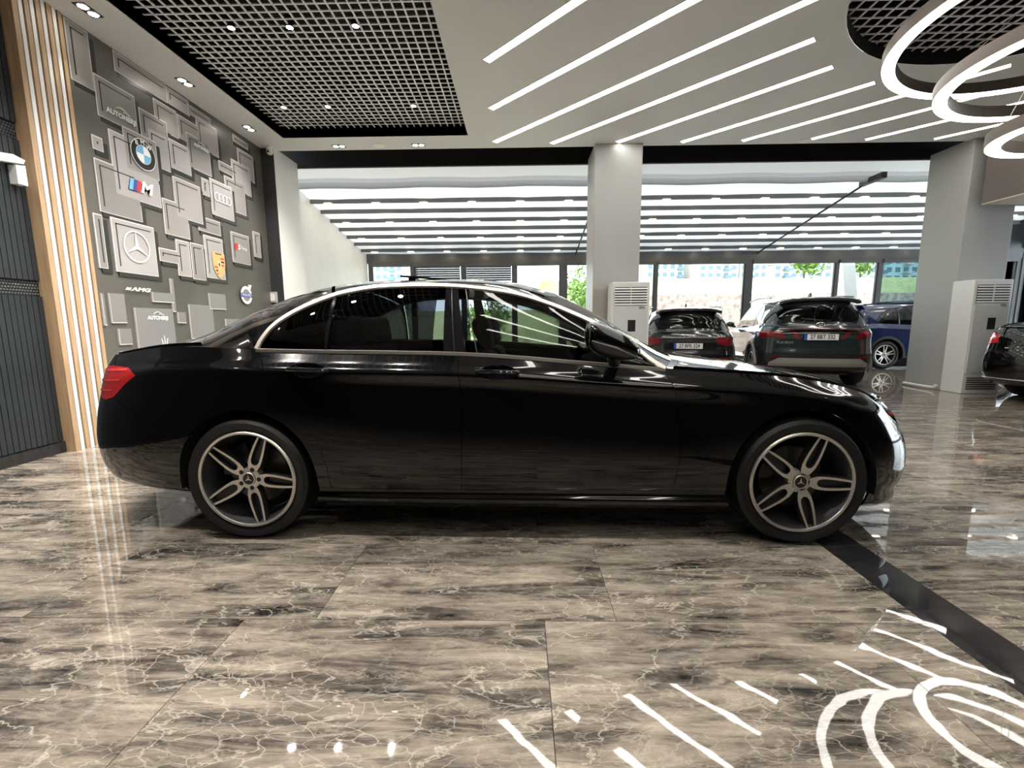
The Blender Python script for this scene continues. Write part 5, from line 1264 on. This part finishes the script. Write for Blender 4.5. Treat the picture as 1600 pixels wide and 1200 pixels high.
def shrub(name, lab, cat, x, y, z, r, hgt, n=700, mi=0, leaf=.10):
    t_ = tag(empty(name, (x, y, z)), lab, cat); rnd = random.Random(int(x*31+y*7))
    b = MB(); b.tube([(0,0,-.4),(0.03,0,hgt*.5),(0,.04,hgt*.85)], [.05*r,.04*r,.015*r], 7); b.obj('stem', m_bark, t_)
    f = MB()
    blobs = [(rnd.uniform(-.5,.5)*r, rnd.uniform(-.5,.5)*r, hgt*rnd.uniform(.35,.9), r*rnd.uniform(.35,.6)) for _ in range(9)]
    for k in range(n):
        bx, by_, bz_, br_ = rnd.choice(blobs); d = Vector((rnd.gauss(0,1), rnd.gauss(0,1), rnd.gauss(0,1))).normalized()*br_*rnd.uniform(.6,1.05)
        c = Vector((bx, by_, bz_))+d; u = Vector((rnd.gauss(0,1), rnd.gauss(0,1), rnd.gauss(0,1))).normalized(); v = u.cross(d.normalized()+Vector((.01,.02,.03))).normalized(); l_ = leaf*rnd.uniform(.6,1.3)
        f.add([c-u*l_, c+v*l_*.5, c+u*l_, c-v*l_*.5], [(0,1,2,3)], rnd.choice([0,1,2]))
    o = f.obj('foliage', m_leaf if mi == 0 else [m_leaf[1], m_leaf[1], m_leaf[0]], t_, False, False); o['kind'] = 'stuff'
shrub('roadside_tree', 'leafy green tree outside, left of the central column', 'tree', 2.9, 19.0, .55, 1.5, 2.9, 1500, 1, .11)
shrub('roadside_tree', 'bluish tree between the apartment blocks on the slope', 'tree', 36.0, 58, 6.6, 2.6, 4.2, 900, 0, .30)
shrub('roadside_tree', 'small dark tree at the far end of the grass slope', 'tree', 44.5, 60, 6.9, 2.0, 3.2, 700, 0, .28)
shrub('garden_shrub', 'bright green shrub outside behind the right column', 'shrub', 23.2, 17.4, -.1, 1.7, 3.0, 1500, 1, .12)
shrub('garden_shrub', 'low green shrub on the lawn seen through the sedan windows', 'shrub', -1.6, 19.0, .6, 1.3, 1.4, 900, 1, .11)
ms = MB(); ms.prism([(9.95,3.4),(10.35,3.4),(10.95,-.2),(10.55,-.2)], 1, 14.3, 14.5); tag(ms.obj('column_reflection', m_white), 'leaning white column reflection built as a solid outside the far window', 'reflection')  # column mirrored in the window glass, modelled as a leaning slab
lt = tag(empty('lattice_mast', (21.2, 20.0, 0)), 'white steel lattice mast outside behind the right column', 'mast')
for dx in (-.5, .5):
    for dy in (-.5, .5): MB().box(dx-.04, dx+.04, dy-.04, dy+.04, -.1, 8).obj('leg', m_white, lt)
for k in range(10):
    b = MB(); z = .8*k; b.tube([(-.5,-.5,z),(.5,-.5,z+.8)], .03, 6); b.tube([(.5,-.5,z),(-.5,-.5,z+.8)], .03, 6); b.tube([(-.5,-.5,z+.8),(.5,-.5,z+.8)], .03, 6); b.obj('brace', m_white, lt)
